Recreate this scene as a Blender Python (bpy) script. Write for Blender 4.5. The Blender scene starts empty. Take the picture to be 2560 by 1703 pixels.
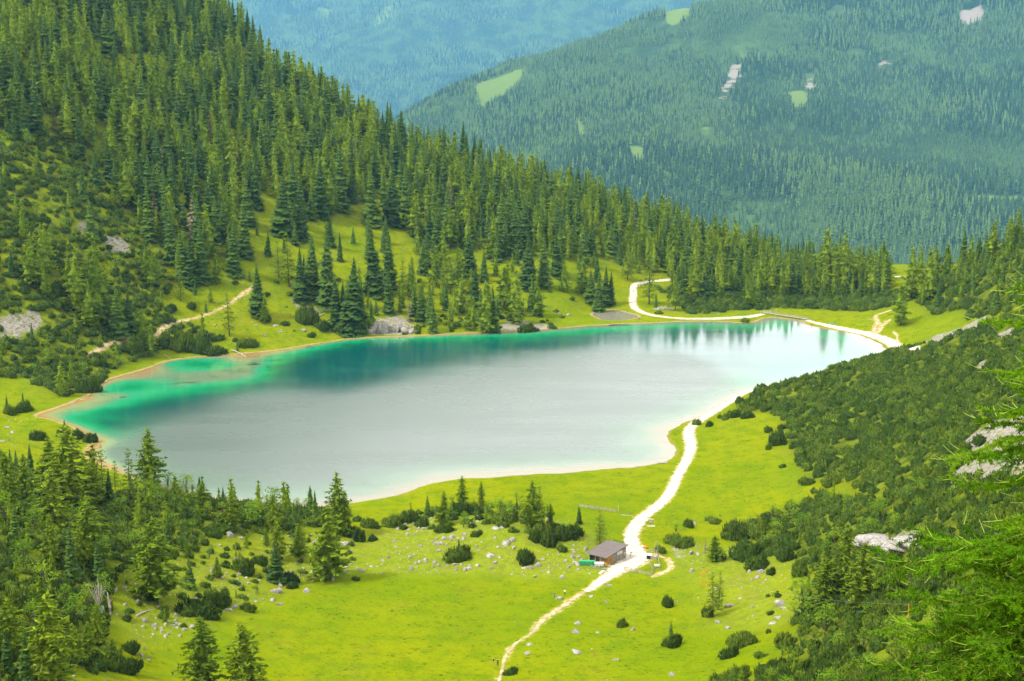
import bpy, bmesh, math, random
import numpy as np
from mathutils import Vector, Matrix

R = math.radians
rng = np.random.default_rng(11)
random.seed(5)
scene = bpy.context.scene
COL = scene.collection

# ------------------------------------------------------------------ camera
CAMZ, PITCH, LENS = 140.0, 10.0, 50.0
cam_data = bpy.data.cameras.new('camera')
cam_data.lens = LENS
cam_data.sensor_width = 36.0
cam_data.sensor_fit = 'HORIZONTAL'
cam_data.clip_start = 0.5
cam_data.clip_end = 30000.0
cam = bpy.data.objects.new('camera', cam_data)
COL.objects.link(cam)
cam.location = (0, 0, CAMZ)
cam.rotation_euler = (R(90 - PITCH), 0, 0)
scene.camera = cam

# ------------------------------------------------------------------ sky and sun (bright, thinly clouded)
SUN_EL, SUN_AZ = 50.0, 248.0      # azimuth measured clockwise from +Y: the light comes from behind on the left
world = bpy.data.worlds.new('World')
scene.world = world
world.use_nodes = True
wn, wl = world.node_tree.nodes, world.node_tree.links
wn.clear()
sky = wn.new('ShaderNodeTexSky')
sky.sky_type = 'NISHITA'
sky.sun_disc = False
sky.sun_elevation = R(SUN_EL)
sky.sun_rotation = R(SUN_AZ)
sky.altitude = 1700
sky.dust_density = 2.0
geo = wn.new('ShaderNodeTexCoord')
mp = wn.new('ShaderNodeMapping')
mp.inputs['Scale'].default_value = (1.0, 1.0, 2.4)
nz = wn.new('ShaderNodeTexNoise')
nz.inputs['Scale'].default_value = 2.2
nz.inputs['Detail'].default_value = 6.0
nz.inputs['Roughness'].default_value = 0.55
cr = wn.new('ShaderNodeMapRange')
cr.inputs['From Min'].default_value = 0.30
cr.inputs['From Max'].default_value = 0.52
cr.inputs['To Min'].default_value = 0.7
cr.inputs['To Max'].default_value = 1.0
cloud = wn.new('ShaderNodeRGB')
cloud.outputs[0].default_value = (13.2, 12.9, 12.0, 1)
mixc = wn.new('ShaderNodeMix')
mixc.data_type = 'RGBA'
bg = wn.new('ShaderNodeBackground')
bg.inputs['Strength'].default_value = 0.10
wo = wn.new('ShaderNodeOutputWorld')
wl.new(geo.outputs['Generated'], mp.inputs['Vector'])
wl.new(mp.outputs['Vector'], nz.inputs['Vector'])
wl.new(nz.outputs['Fac'], cr.inputs['Value'])
wl.new(cr.outputs['Result'], mixc.inputs[0])
wl.new(sky.outputs[0], mixc.inputs[6])
wl.new(cloud.outputs[0], mixc.inputs[7])
wl.new(mixc.outputs[2], bg.inputs['Color'])
wl.new(bg.outputs[0], wo.inputs['Surface'])

sun_data = bpy.data.lights.new('sun', 'SUN')
sun_data.energy = 3.1
sun_data.angle = R(5)
sun_data.color = (1.0, 0.95, 0.86)
sun = bpy.data.objects.new('sun', sun_data)
COL.objects.link(sun)
az, el = R(SUN_AZ), R(SUN_EL)
to_sun = Vector((math.sin(az) * math.cos(el), math.cos(az) * math.cos(el), math.sin(el)))
sun.rotation_euler = to_sun.to_track_quat('Z', 'Y').to_euler()
sun.location = (0, 0, 500)

vs = scene.view_settings
vs.view_transform = 'Standard'
vs.look = 'None'
vs.gamma = 1.0
vs.use_curve_mapping = False
vs.exposure = 1.18
cy = scene.cycles
cy.max_bounces = 5
cy.diffuse_bounces = 3
cy.glossy_bounces = 2
cy.transmission_bounces = 2
cy.transparent_max_bounces = 6
cy.volume_bounces = 0
cy.use_adaptive_sampling = True
cy.adaptive_threshold = 0.02
cy.use_denoising = True
cy.sample_clamp_indirect = 5
cy.caustics_reflective = False
cy.caustics_refractive = False

# ------------------------------------------------------------------ numpy helpers
F = LENS / 36.0 * 2560.0
CP, SP = math.cos(R(PITCH)), math.sin(R(PITCH))


def ray(px, py):
    u = (np.asarray(px, float) - 1280.0) / F
    v = (np.asarray(py, float) - 851.5) / F
    return u, CP - v * SP, -SP - v * CP


def at_z(px, py, z):
    dx, dy, dz = ray(px, py)
    t = (z - CAMZ) / dz
    return np.stack([t * dx, t * dy, np.broadcast_to(z, np.shape(t)) * 1.0], -1)


def at_y(px, py, y):
    dx, dy, dz = ray(px, py)
    t = y / dy
    return np.stack([t * dx, t * dy, CAMZ + t * dz], -1)


def project(x, y, z):
    zc = y * CP - (z - CAMZ) * SP
    yc = y * SP + (z - CAMZ) * CP
    zc = np.where(np.abs(zc) < 1e-3, 1e-3, zc)
    return 1280.0 + F * x / zc, 851.5 - F * yc / zc, zc


_tab = rng.random((256, 256))


def vnoise(x, y, s=1.0, k=0):
    x = np.asarray(x, float) / s + 37.3 * k
    y = np.asarray(y, float) / s + 17.7 * k
    xi, yi = np.floor(x).astype(int), np.floor(y).astype(int)
    fx, fy = x - xi, y - yi
    fx = fx * fx * (3 - 2 * fx)
    fy = fy * fy * (3 - 2 * fy)
    a, b = _tab[xi & 255, yi & 255], _tab[(xi + 1) & 255, yi & 255]
    c, d = _tab[xi & 255, (yi + 1) & 255], _tab[(xi + 1) & 255, (yi + 1) & 255]
    return (a + (b - a) * fx) * (1 - fy) + (c + (d - c) * fx) * fy - 0.5


def fbm(x, y, s, oct=4, k=0):
    o, amp = 0.0, 1.0
    for i in range(oct):
        o = o + amp * vnoise(x, y, s / 2 ** i, k + i)
        amp *= 0.5
    return o


def sstep(a, b, x):
    t = np.clip((np.asarray(x, float) - a) / (b - a), 0, 1)
    return t * t * (3 - 2 * t)


def seg_dist(x, y, poly, closed=False):
    p = np.asarray(poly, float)
    best = np.full(np.shape(x), 1e9)
    n = len(p)
    for i in range(n if closed else n - 1):
        a, b = p[i], p[(i + 1) % n]
        d = b - a
        L = max(d @ d, 1e-9)
        t = np.clip(((x - a[0]) * d[0] + (y - a[1]) * d[1]) / L, 0, 1)
        best = np.minimum(best, (x - a[0] - t * d[0]) ** 2 + (y - a[1] - t * d[1]) ** 2)
    return np.sqrt(best)


def inside(x, y, poly):
    p = np.asarray(poly, float)
    r = np.zeros(np.shape(x), bool)
    n = len(p)
    for i in range(n):
        (x0, y0), (x1, y1) = p[i], p[(i + 1) % n]
        if y0 == y1:
            continue
        c = ((y0 > y) != (y1 > y)) & (x < (x1 - x0) * (y - y0) / (y1 - y0) + x0)
        r ^= c
    return r


def sdf(x, y, poly):
    return np.where(inside(x, y, poly), -1, 1) * seg_dist(x, y, poly, True)


def smooth_closed(p, n=3):
    p = np.asarray(p, float)
    for _ in range(n):
        q = np.roll(p, -1, 0)
        p = np.stack([0.75 * p + 0.25 * q, 0.25 * p + 0.75 * q], 1).reshape(-1, 2)
    return p


def smooth_open(p, n=2):
    p = np.asarray(p, float)
    for _ in range(n):
        a, b = p[:-1], p[1:]
        q = np.stack([0.75 * a + 0.25 * b, 0.25 * a + 0.75 * b], 1).reshape(-1, p.shape[1])
        p = np.concatenate([p[:1], q, p[-1:]])
    return p


# ------------------------------------------------------------------ mesh and object helpers
def mesh_np(name, V, Fc, smooth=False, attrs=None):
    """V (n,3), Fc list of index arrays all of one length or an (m,k) array."""
    V = np.asarray(V, np.float32)
    Fc = np.asarray(Fc, np.int32)
    m, k = Fc.shape
    me = bpy.data.meshes.new(name)
    me.vertices.add(len(V))
    me.vertices.foreach_set('co', V.ravel())
    me.loops.add(m * k)
    me.loops.foreach_set('vertex_index', Fc.ravel())
    me.polygons.add(m)
    me.polygons.foreach_set('loop_start', np.arange(0, m * k, k, dtype=np.int32))
    me.update(calc_edges=True)
    if smooth:
        me.polygons.foreach_set('use_smooth', np.ones(m, bool))
    for nme, val in (attrs or {}).items():
        at = me.attributes.new(nme, 'FLOAT', 'POINT')
        at.data.foreach_set('value', np.asarray(val, np.float32).ravel())
    return me


def add_obj(name, me, mat=None, parent=None, loc=None, rot=None, scale=None):
    if mat is not None and len(me.materials) == 0:
        me.materials.append(mat)
    o = bpy.data.objects.new(name, me)
    COL.objects.link(o)
    if parent is not None:
        o.parent = parent
    if loc is not None:
        o.location = loc
    if rot is not None:
        o.rotation_euler = rot
    if scale is not None:
        o.scale = scale
    return o


def empty(name, loc, rz=0.0):
    o = bpy.data.objects.new(name, None)
    o.empty_display_size = 0.2
    COL.objects.link(o)
    o.location = loc
    o.rotation_euler = (0, 0, rz)
    return o


def tag(o, label=None, cat=None, group=None, kind=None):
    if label:
        o['label'] = label
    if cat:
        o['category'] = cat
    if group:
        o['group'] = group
    if kind:
        o['kind'] = kind
    return o


class MB:
    """collects boxes, bars, tubes and polygons into one mesh"""

    def __init__(self):
        self.v, self.f = [], []

    def add(self, vs, fs):
        n = len(self.v)
        self.v += [tuple(p) for p in vs]
        self.f += [tuple(i + n for i in q) for q in fs]
        return self

    def box(self, c, s, rz=0.0, M=None):
        hx, hy, hz = s[0] / 2, s[1] / 2, s[2] / 2
        vs = [Vector((x, y, z)) for x in (-hx, hx) for y in (-hy, hy) for z in (-hz, hz)]
        m = M if M is not None else Matrix.Rotation(rz, 3, 'Z')
        vs = [m @ p + Vector(c) for p in vs]
        return self.add(vs, [(0, 1, 3, 2), (4, 6, 7, 5), (0, 4, 5, 1), (2, 3, 7, 6), (0, 2, 6, 4), (1, 5, 7, 3)])

    def bar(self, a, b, w, h=None):
        a, b = Vector(a), Vector(b)
        d = b - a
        h = w if h is None else h
        q = d.to_track_quat('X', 'Z').to_matrix()
        return self.box((a + b) / 2, (d.length, w, h), M=q)

    def tube(self, pts, rad, n=6):
        pts = [Vector(p) for p in pts]
        rads = rad if hasattr(rad, '__len__') else [rad] * len(pts)
        vs, fs = [], []
        for i, p in enumerate(pts):
            d = (pts[min(i + 1, len(pts) - 1)] - pts[max(i - 1, 0)])
            q = d.to_track_quat('Z', 'Y').to_matrix()
            for k in range(n):
                a = 2 * math.pi * k / n
                vs.append(p + q @ Vector((math.cos(a) * rads[i], math.sin(a) * rads[i], 0)))
        for i in range(len(pts) - 1):
            for k in range(n):
                fs.append((i * n + k, i * n + (k + 1) % n, (i + 1) * n + (k + 1) % n, (i + 1) * n + k))
        fs.append(tuple(range(n - 1, -1, -1)))
        fs.append(tuple((len(pts) - 1) * n + k for k in range(n)))
        return self.add(vs, fs)

    def mesh(self, name, smooth=False):
        me = bpy.data.meshes.new(name)
        me.from_pydata(self.v, [], self.f)
        me.update()
        if smooth:
            me.shade_smooth()
        return me

    def build(self, name, mat, parent=None, loc=None, smooth=False, rot=None):
        return add_obj(name, self.mesh(name, smooth), mat, parent, loc, rot)


# ------------------------------------------------------------------ materials
def new_mat(name):
    m = bpy.data.materials.new(name)
    m.use_nodes = True
    nt = m.node_tree
    nt.nodes.clear()
    out = nt.nodes.new('ShaderNodeOutputMaterial')
    return m, nt, out


class NT:
    """tiny node-graph writer"""

    def __init__(self, nt):
        self.nt = nt

    def node(self, t, **kw):
        n = self.nt.nodes.new(t)
        for k, v in kw.items():
            setattr(n, k, v)
        return n

    def link(self, a, b):
        self.nt.links.new(a, b)

    def put(self, sock, v):
        if isinstance(v, bpy.types.NodeSocket):
            self.link(v, sock)
        elif v is not None:
            sock.default_value = v

    def attr(self, name):
        return self.node('ShaderNodeAttribute', attribute_name=name).outputs['Fac']

    def pos(self):
        return self.node('ShaderNodeNewGeometry').outputs['Position']

    def objco(self):
        return self.node('ShaderNodeTexCoord').outputs['Object']

    def noise(self, scale, detail=3, rough=0.55, vec=None, out='Fac'):
        n = self.node('ShaderNodeTexNoise')
        n.inputs['Scale'].default_value = scale
        n.inputs['Detail'].default_value = detail
        n.inputs['Roughness'].default_value = rough
        self.link(vec if vec is not None else self.pos(), n.inputs['Vector'])
        return n.outputs[out]

    def math(self, op, a, b=None, c=None, clamp=False):
        n = self.node('ShaderNodeMath', operation=op, use_clamp=clamp)
        self.put(n.inputs[0], a)
        if b is not None:
            self.put(n.inputs[1], b)
        if c is not None:
            self.put(n.inputs[2], c)
        return n.outputs[0]

    def maprange(self, v, a, b, c=0.0, d=1.0, smooth=True):
        n = self.node('ShaderNodeMapRange')
        n.interpolation_type = 'SMOOTHSTEP' if smooth else 'LINEAR'
        self.put(n.inputs['Value'], v)
        for k, x in zip(('From Min', 'From Max', 'To Min', 'To Max'), (a, b, c, d)):
            self.put(n.inputs[k], x)
        return n.outputs[0]

    def mix(self, fac, a, b, mode='MIX'):
        n = self.node('ShaderNodeMix', data_type='RGBA', blend_type=mode)
        self.put(n.inputs[0], fac)
        self.put(n.inputs[6], a if isinstance(a, bpy.types.NodeSocket) else tuple(a) + (1,))
        self.put(n.inputs[7], b if isinstance(b, bpy.types.NodeSocket) else tuple(b) + (1,))
        return n.outputs[2]

    def ramp(self, fac, stops, interp='LINEAR'):
        n = self.node('ShaderNodeValToRGB')
        n.color_ramp.interpolation = interp
        els = n.color_ramp.elements
        while len(els) < len(stops):
            els.new(0.5)
        for e, (p, c) in zip(els, stops):
            e.position = p
            e.color = tuple(c) + (1,)
        self.put(n.inputs[0], fac)
        return n.outputs[0]

    def bump(self, h, strength=0.5, dist=0.3, normal=None):
        n = self.node('ShaderNodeBump')
        n.inputs['Strength'].default_value = strength
        n.inputs['Distance'].default_value = dist
        self.link(h, n.inputs['Height'])
        if normal is not None:
            self.link(normal, n.inputs['Normal'])
        return n.outputs[0]

    def principled(self, base, rough=0.8, normal=None, spec=0.3, **kw):
        n = self.node('ShaderNodeBsdfPrincipled')
        self.put(n.inputs['Base Color'], base if isinstance(base, bpy.types.NodeSocket) else tuple(base) + (1,))
        self.put(n.inputs['Roughness'], rough)
        self.put(n.inputs['Specular IOR Level'], spec)
        if normal is not None:
            self.link(normal, n.inputs['Normal'])
        for k, v in kw.items():
            self.put(n.inputs[k], v)
        return n.outputs[0]


def simple_mat(name, col, rough=0.75, var=0.25, scale=6.0, bump=0.3, spec=0.25, metal=0.0):
    m, nt, out = new_mat(name)
    g = NT(nt)
    n1 = g.noise(scale, 4, 0.6, g.objco())
    dark = tuple(c * (1 - var) for c in col)
    lite = tuple(min(1, c * (1 + var)) for c in col)
    c = g.mix(g.maprange(n1, 0.3, 0.7), dark, lite)
    s = g.principled(c, rough, g.bump(n1, bump, 0.05), spec, Metallic=metal)
    g.link(s, out.inputs[0])
    return m


def foliage_mat(name, dark, mid, light, transl=0.25, fine=0.0):
    m, nt, out = new_mat(name)
    g = NT(nt)
    oi = g.node('ShaderNodeObjectInfo')
    r = g.math('FRACT', g.math('ADD', oi.outputs['Random'], g.attr('treernd')))
    t = g.attr('tint')
    f = g.math('ADD', g.math('MULTIPLY', r, 0.62), g.math('MULTIPLY', t, 0.38))
    if fine:
        nf = g.noise(fine, 3, .7)
        f = g.math('ADD', g.math('MULTIPLY', f, .6), g.maprange(nf, .3, .7, -.1, .5), None, True)
    col = g.ramp(f, [(0.0, dark), (0.5, mid), (1.0, light)])
    d = g.principled(col, 0.8, None, 0.04)
    tr = g.node('ShaderNodeBsdfTranslucent')
    g.link(col, tr.inputs['Color'])
    mx = g.node('ShaderNodeMixShader')
    mx.inputs[0].default_value = transl
    g.link(d, mx.inputs[1])
    g.link(tr.outputs[0], mx.inputs[2])
    g.link(mx.outputs[0], out.inputs[0])
    return m


M = {}
M['spruce'] = foliage_mat('spruce_needles', (0.020, 0.044, 0.010), (0.050, 0.098, 0.016), (0.115, 0.180, 0.020), 0.3, 1.1)
M['larch'] = foliage_mat('larch_needles', (0.090, 0.165, 0.010), (0.195, 0.295, 0.016), (0.330, 0.415, 0.024), 0.5, 1.1)
M['pine'] = foliage_mat('mountain_pine_needles', (0.011, 0.024, 0.004), (0.032, 0.060, 0.006), (0.112, 0.152, 0.010), 0.2, 1.3)
M['leaf'] = foliage_mat('shrub_leaves', (0.085, 0.165, 0.010), (0.140, 0.250, 0.014), (0.230, 0.310, 0.020), 0.5)
M['dead'] = foliage_mat('dead_needles', (0.075, 0.058, 0.040), (0.12, 0.088, 0.060), (0.18, 0.140, 0.10), 0.1)
M['bark'] = simple_mat('bark', (0.075, 0.058, 0.045), 0.9, 0.4, 3.0, 0.6)
M['greybark'] = simple_mat('weathered_dead_wood', (0.30, 0.26, 0.22), 0.9, 0.3, 3.0, 0.5)
M['farforest'] = foliage_mat('far_spruce_needles', (0.010, 0.026, 0.012), (0.036, 0.076, 0.022), (0.120, 0.190, 0.040), 0.25)

# ------------------------------------------------------------------ lake outline (photo pixels on the water plane -> metres)
SHORE_PX = [(80, 1040), (134, 1024), (190, 1003), (226, 986), (253, 959), (291, 940), (364, 925), (413, 902), (478, 894), (574, 887), (670, 879),
            (765, 864), (860, 848), (926, 843), (1034, 841), (1118, 835), (1252, 831), (1386, 822), (1460, 815), (1523, 812), (1565, 808), (1610, 809), (1654, 806),
            (1700, 804), (1796, 803), (1830, 806), (1860, 808), (1890, 806), (1900, 797), (1925, 793), (1968, 797), (2012, 803), (2018, 814), (2083, 825), (2155, 838), (2197, 856),
            (2224, 876), (2205, 890), (2140, 910), (2050, 938), (1960, 960), (1868, 978), (1840, 990), (1811, 1003), (1795, 1025), (1740, 1048), (1700, 1062),
            (1671, 1080), (1678, 1108), (1692, 1124), (1688, 1145), (1654, 1160), (1589, 1168), (1500, 1176), (1347, 1187), (1194, 1195), (1137, 1199), (1064, 1212),
            (1022, 1229), (992, 1241), (896, 1256), (780, 1272), (600, 1262), (450, 1235), (330, 1195), (250, 1160), (205, 1142), (222, 1118), (232, 1098), (200, 1078), (172, 1063), (115, 1047)]
POND_PX = [(1474, 785), (1498, 778), (1539, 774), (1570, 781), (1606, 792), (1580, 799), (1545, 803), (1500, 800)]
_w = lambda pts, z=0.0: at_z(*np.array(pts, float).T, z)[:, :2]
SHORE = smooth_closed(_w(SHORE_PX), 2)
POND = smooth_closed(_w(POND_PX), 2)

# ------------------------------------------------------------------ near terrain: a smooth surface through known ground points
cps = []


def cp(px, py, z):
    cps.append(at_z(px, py, z))


def cw(x, y, z):
    cps.append(np.array([x, y, z], float))


for p in SHORE_PX:
    cp(*p, 0.3)
for c in POND_PX:
    cp(*c, 0.4)
# the wooded slope beyond the lake: column by column (photo column, row of its foot, gradient, row of the ridge ground)
for px, base, s, ridge in [(-420, 1010, .60, -260), (-200, 1010, .58, -230), (0, 1000, .55, -200), (200, 950, .52, -150), (400, 895, .50, -90), (600, 872, .42, 85),
                           (800, 850, .36, 262), (1000, 832, .30, 375), (1200, 822, .25, 440), (1400, 810, .20, 512), (1600, 765, .15, 572),
                           (1800, 768, .12, 625), (2000, 760, .07, 678), (2200, 800, .05, 700)]:
    v = (base - 851.5) / F
    Y0 = CAMZ / ((SP + CP * v) / (CP - SP * v))
    rows = np.linspace(base - 30, ridge, 7)
    zl = yl = None
    for r in rows:
        v = (r - 851.5) / F
        T = (SP + CP * v) / (CP - SP * v)
        z = s * (CAMZ - Y0 * T) / (T + s) + 0.6
        p = at_y(px, r, Y0 + z / s)
        cps.append(p)
    xr, yr, zr = p
    k = 1 + 80 / yr
    cw(xr * k, yr + 80, zr - 18)
    cw(xr * (1 + 220 / yr), yr + 220, zr - 110)
    cw(xr * (1 + 420 / yr), yr + 420, zr - 260)
    cw(xr * (1 + 700 / yr), yr + 700, -380)
# right-hand slope, crest towards the outlet, meadow, moraine and the slope under the viewpoint
for p in [(2300, 695, 8), (2400, 668, 24), (2560, 612, 48), (2760, 560, 80), (2560, 700, 38), (2430, 760, 20), (2330, 800, 9), (2280, 850, 3), (2360, 840, 9),
          (2420, 830, 16), (2560, 780, 33), (2760, 780, 62), (2560, 850, 42), (2760, 850, 70), (1900, 968, 3.5), (2010, 935, 6), (2100, 915, 7), (2200, 893, 6), (2330, 930, 20), (2200, 980, 13), (2050, 1010, 7),
          (2560, 960, 52), (2400, 1000, 32), (2560, 1100, 60), (2760, 1100, 80), (2300, 1100, 28), (2150, 1100, 12), (2020, 1100, 5), (1900, 1100, 3), (1800, 1050, 1.2),
          (2560, 1300, 70), (2800, 1300, 90), (2300, 1300, 34), (2100, 1250, 10), (2000, 1300, 6), (1850, 1250, 3.2), (1760, 1200, 2.2), (2560, 1500, 79), (2800, 1500, 98), (2300, 1500, 45),
          (2100, 1430, 15), (2000, 1550, 15), (2560, 1700, 85), (2300, 1700, 52), (2000, 1700, 23), (1850, 1600, 11), (1700, 1700, 12), (1700, 1500, 5), (1600, 1400, 3.4), (1500, 1400, 3.3),
          (1530, 1250, 1.6), (1300, 1240, 1.5), (1280, 1700, 10), (1280, 1500, 5), (1420, 1600, 8), (1240, 1330, 6.5), (1300, 1310, 6.5), (1150, 1320, 4.8), (1050, 1330, 3.2), (1240, 1420, 3.4), (1000, 1260, 1.0),
          (950, 1420, 3.2), (900, 1700, 9), (900, 1500, 5), (700, 1600, 7.5), (600, 1650, 9.5), (350, 1650, 14), (720, 1440, 5.5), (820, 1400, 4.2), (560, 1420, 9.5), (680, 1310, 8), (800, 1290, 4.5),
          (560, 1275, 11), (400, 1262, 15), (250, 1265, 17), (120, 1255, 17), (0, 1215, 17), (-150, 1215, 24), (160, 1160, 5), (0, 1130, 6), (60, 1080, 1.8), (-60, 1060, 3), (-200, 1080, 8), (420, 1400, 16), (250, 1420, 21),
          (0, 1450, 30), (-200, 1450, 42), (420, 1520, 12), (250, 1600, 20), (0, 1700, 36), (-200, 1700, 50), (190, 1700, 25), (450, 1700, 12)]:
    cp(*p)
for p in [(0, 0, 138.2), (0, 10, 131), (0, 40, 110), (0, 100, 74), (0, 200, 32), (30, 20, 126), (60, 40, 122), (8, 16, 127.5), (40, 100, 84), (-30, 20, 124), (-80, 60, 104), (-80, 150, 60), (-60, 220, 30), (100, 60, 124),
          (150, 150, 104), (160, 230, 92), (220, 320, 96), (300, 450, 110), (360, 600, 118), (430, 750, 120), (480, 900, 110), (480, 1050, 60), (-200, 150, 90), (-250, 300, 72), (-330, 450, 60), (-420, 600, 75),
          (-480, 700, 130), (0, -40, 165), (120, -40, 180), (-120, -40, 160), (300, 100, 170), (-300, 60, 140), (420, 300, 190), (500, 600, 190), (-520, 300, 150), (520, 1400, -260), (520, 1750, -400),
          (-520, 1000, 330), (-520, 1400, 150), (-500, 1750, -100)]:
    cw(*p)
CPS = np.array(cps)


def rbf_fit(P, Z, lam=0.4):
    n = len(P)
    D = np.sqrt(((P[:, None] - P[None]) ** 2).sum(-1))
    A = np.zeros((n + 3, n + 3))
    A[:n, :n] = -D + np.eye(n) * lam
    A[:n, n] = 1
    A[:n, n + 1:] = P / 500
    A[n:, :n] = A[:n, n:].T
    b = np.concatenate([Z, [0, 0, 0]])
    return np.linalg.lstsq(A, b, rcond=None)[0]


def rbf_eval(P, w, x, y):
    n = len(P)
    out = w[n] + w[n + 1] * x / 500 + w[n + 2] * y / 500
    for i in range(n):
        out = out - w[i] * np.sqrt((x - P[i, 0]) ** 2 + (y - P[i, 1]) ** 2)
    return out


_wt = rbf_fit(CPS[:, :2], CPS[:, 2])
GX = np.arange(-540, 540.1, 3.1)
ys = [-45.0]
while ys[-1] < 1850:
    ys.append(ys[-1] + min(max(0.0042 * ys[-1], 1.4), 7.0 if ys[-1] > 1300 else 4.4))
GY = np.array(ys)
XX, YY = np.meshgrid(GX, GY)
base = np.zeros_like(XX)
for j in range(0, len(GY), 60):
    base[j:j + 60] = rbf_eval(CPS[:, :2], _wt, XX[j:j + 60], YY[j:j + 60])
SD = np.minimum(sdf(XX, YY, SHORE), sdf(XX, YY, POND))
SDn = SD + 1.6 * fbm(XX, YY, 9.0, 3, 3)                     # a ragged waterline
rough = sstep(15, 90, SD)
hill = sstep(0, 40, base) * sstep(560, 700, YY)
base = base + rough * (1.2 * fbm(XX, YY, 42, 4, 1) + hill * 9.0 * fbm(XX, YY, 75, 4, 2)) + sstep(4, 30, SD) * 0.5 * fbm(XX, YY, 11, 3, 6)
side = sstep(820, 700, YY)                                  # the shelf is broad on the near and right-hand shores
land = 0.10 + 0.25 * sstep(0, 3, SDn) + np.maximum(base, 0.25) * sstep(0.5, 22, SDn)
DEPTH = np.clip(-SDn, 0, None)
bed = -np.minimum(DEPTH * 0.10, 0.8) - sstep(6, 60, DEPTH) * 12
HZ = np.where(SDn > 0, land, np.where(SDn > -1.5, -0.02 + SDn * 0.06, bed))
HZ = np.where(YY > 1150, np.where(SD > 0, base + 0.3, HZ), HZ)


def H(x, y):
    x, y = np.asarray(x, float), np.asarray(y, float)
    i = np.clip(np.searchsorted(GX, x) - 1, 0, len(GX) - 2)
    j = np.clip(np.searchsorted(GY, y) - 1, 0, len(GY) - 2)
    fx = np.clip((x - GX[i]) / (GX[i + 1] - GX[i]), 0, 1)
    fy = np.clip((y - GY[j]) / (GY[j + 1] - GY[j]), 0, 1)
    return (HZ[j, i] * (1 - fx) + HZ[j, i + 1] * fx) * (1 - fy) + (HZ[j + 1, i] * (1 - fx) + HZ[j + 1, i + 1] * fx) * fy


def ground(px, py):
    """the ground point seen at a photo pixel"""
    px, py = np.atleast_1d(np.asarray(px, float)), np.atleast_1d(np.asarray(py, float))
    dx, dy, dz = ray(px, py)
    t = np.full(px.shape, 20.0)
    done = np.zeros(px.shape, bool)
    prev = t.copy()
    for _ in range(700):
        z = CAMZ + t * dz
        hit = (z < H(t * dx, t * dy)) & ~done
        done |= hit
        prev = np.where(done, prev, t)
        t = np.where(done, t, t + 2.5)
        if done.all():
            break
    lo, hi = prev, t
    for _ in range(12):
        m = (lo + hi) / 2
        below = (CAMZ + m * dz) < H(m * dx, m * dy)
        hi = np.where(below, m, hi)
        lo = np.where(below, lo, m)
    x, y = hi * dx, hi * dy
    return np.stack([x, y, H(x, y)], -1)


def gpt(px, py):
    return Vector(ground(px, py)[0])


def visible(x, y, z):
    """is the point (x, y, z) in the open, seen from the viewpoint?"""
    n = 90
    ok = np.ones(np.shape(x), bool)
    for i in range(6, n - 1):
        f = i / n
        ok &= (CAMZ + (z - CAMZ) * f) > H(x * f, y * f) - 0.3
    return ok


# ------------------------------------------------------------------ paths (photo pixels, width in metres)
MAIN = [(1244, 1715, 0.90), (1254, 1682, 0.95), (1259, 1658, 0.84), (1264, 1636, 1.01), (1281, 1620, 1.46), (1289, 1607, 0.90), (1314, 1594, 0.84), (1334, 1579, 1.23),
        (1349, 1556, 1.58), (1370, 1541, 1.91), (1395, 1524, 1.68), (1415, 1510, 1.79), (1440, 1494, 1.58), (1465, 1479, 1.51), (1494, 1459, 3.0), (1522, 1441, 4.0),
        (1550, 1421, 6.0), (1580, 1406, 9.0), (1594, 1392, 8.0), (1585, 1369, 4.8), (1576, 1346, 4.4), (1583, 1323, 4.4), (1601, 1298, 4.2), (1622, 1280, 4.0), (1648, 1263, 4.0), (1674, 1237, 3.8),
        (1690, 1198, 3.8), (1706, 1168, 3.8), (1722, 1141, 4.0), (1729, 1114, 4.4), (1721, 1092, 4.6), (1724, 1070, 4.6), (1748, 1050, 4.6), (1780, 1032, 4.4), (1812, 1012, 4.4), (1840, 993, 4.0),
        (1880, 974, 3.6), (1960, 953, 3.0)]
FAR_RIGHT = [(2290, 880, 5.0), (2250, 868, 8.0), (2205, 846, 8.5), (2160, 832, 7.5), (2085, 818, 6.5), (2030, 805, 4.5), (2017, 800, 3.0)]
FAR_LEFT = [(1908, 785, 3.0), (1870, 793, 7.0), (1815, 796, 7.0), (1760, 797, 5.5), (1705, 797, 5.0), (1650, 792, 4.6), (1612, 784, 4.6), (1586, 771, 4.8), (1581, 757, 4.8), (1584, 738, 4.8), (1582, 719, 4.6),
            (1592, 709, 4.2), (1619, 704, 4.0), (1650, 701, 4.0), (1700, 697, 3.5)]
SIDE_A = [(2186, 838, 3.2), (2188, 820, 3.0), (2196, 803, 2.4), (2184, 792, 2.0), (2204, 783, 2.4), (2226, 776, 2.6)]
SIDE_B = [(2192, 832, 2.6), (2206, 816, 2.2), (2224, 799, 1.8)]
SIDE_C = [(2240, 860, 1.4), (2245, 843, 1.2), (2234, 828, 1.0)]
HILL_T = [(210, 893, 1.6), (262, 868, 2.6), (300, 850, 2.4), (330, 845, 1.6), (392, 838, 2.0), (408, 818, 2.6), (440, 806, 1.8), (500, 792, 1.3), (550, 774, 1.3), (590, 748, 1.4), (618, 728, 2.4), (640, 712, 1.3)]
LOOP = [(1640, 1386, 1.2), (1662, 1395, 1.3), (1678, 1404, 1.4), (1680, 1414, 1.3), (1672, 1426, 1.5), (1650, 1436, 1.6), (1628, 1443, 1.2)]
WHITE_BEND = [(2236, 693, 4.0), (2252, 691, 5.0), (2272, 692, 4.0)]
PATHS = [('footpath', MAIN[:14]), ('gravel_path', MAIN[13:]), ('gravel_path', FAR_RIGHT), ('gravel_path', FAR_LEFT), ('footpath', SIDE_A), ('footpath', SIDE_B), ('footpath', SIDE_C), ('footpath', HILL_T), ('footpath', LOOP), ('gravel_path', WHITE_BEND)]
path_lines = []
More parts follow.
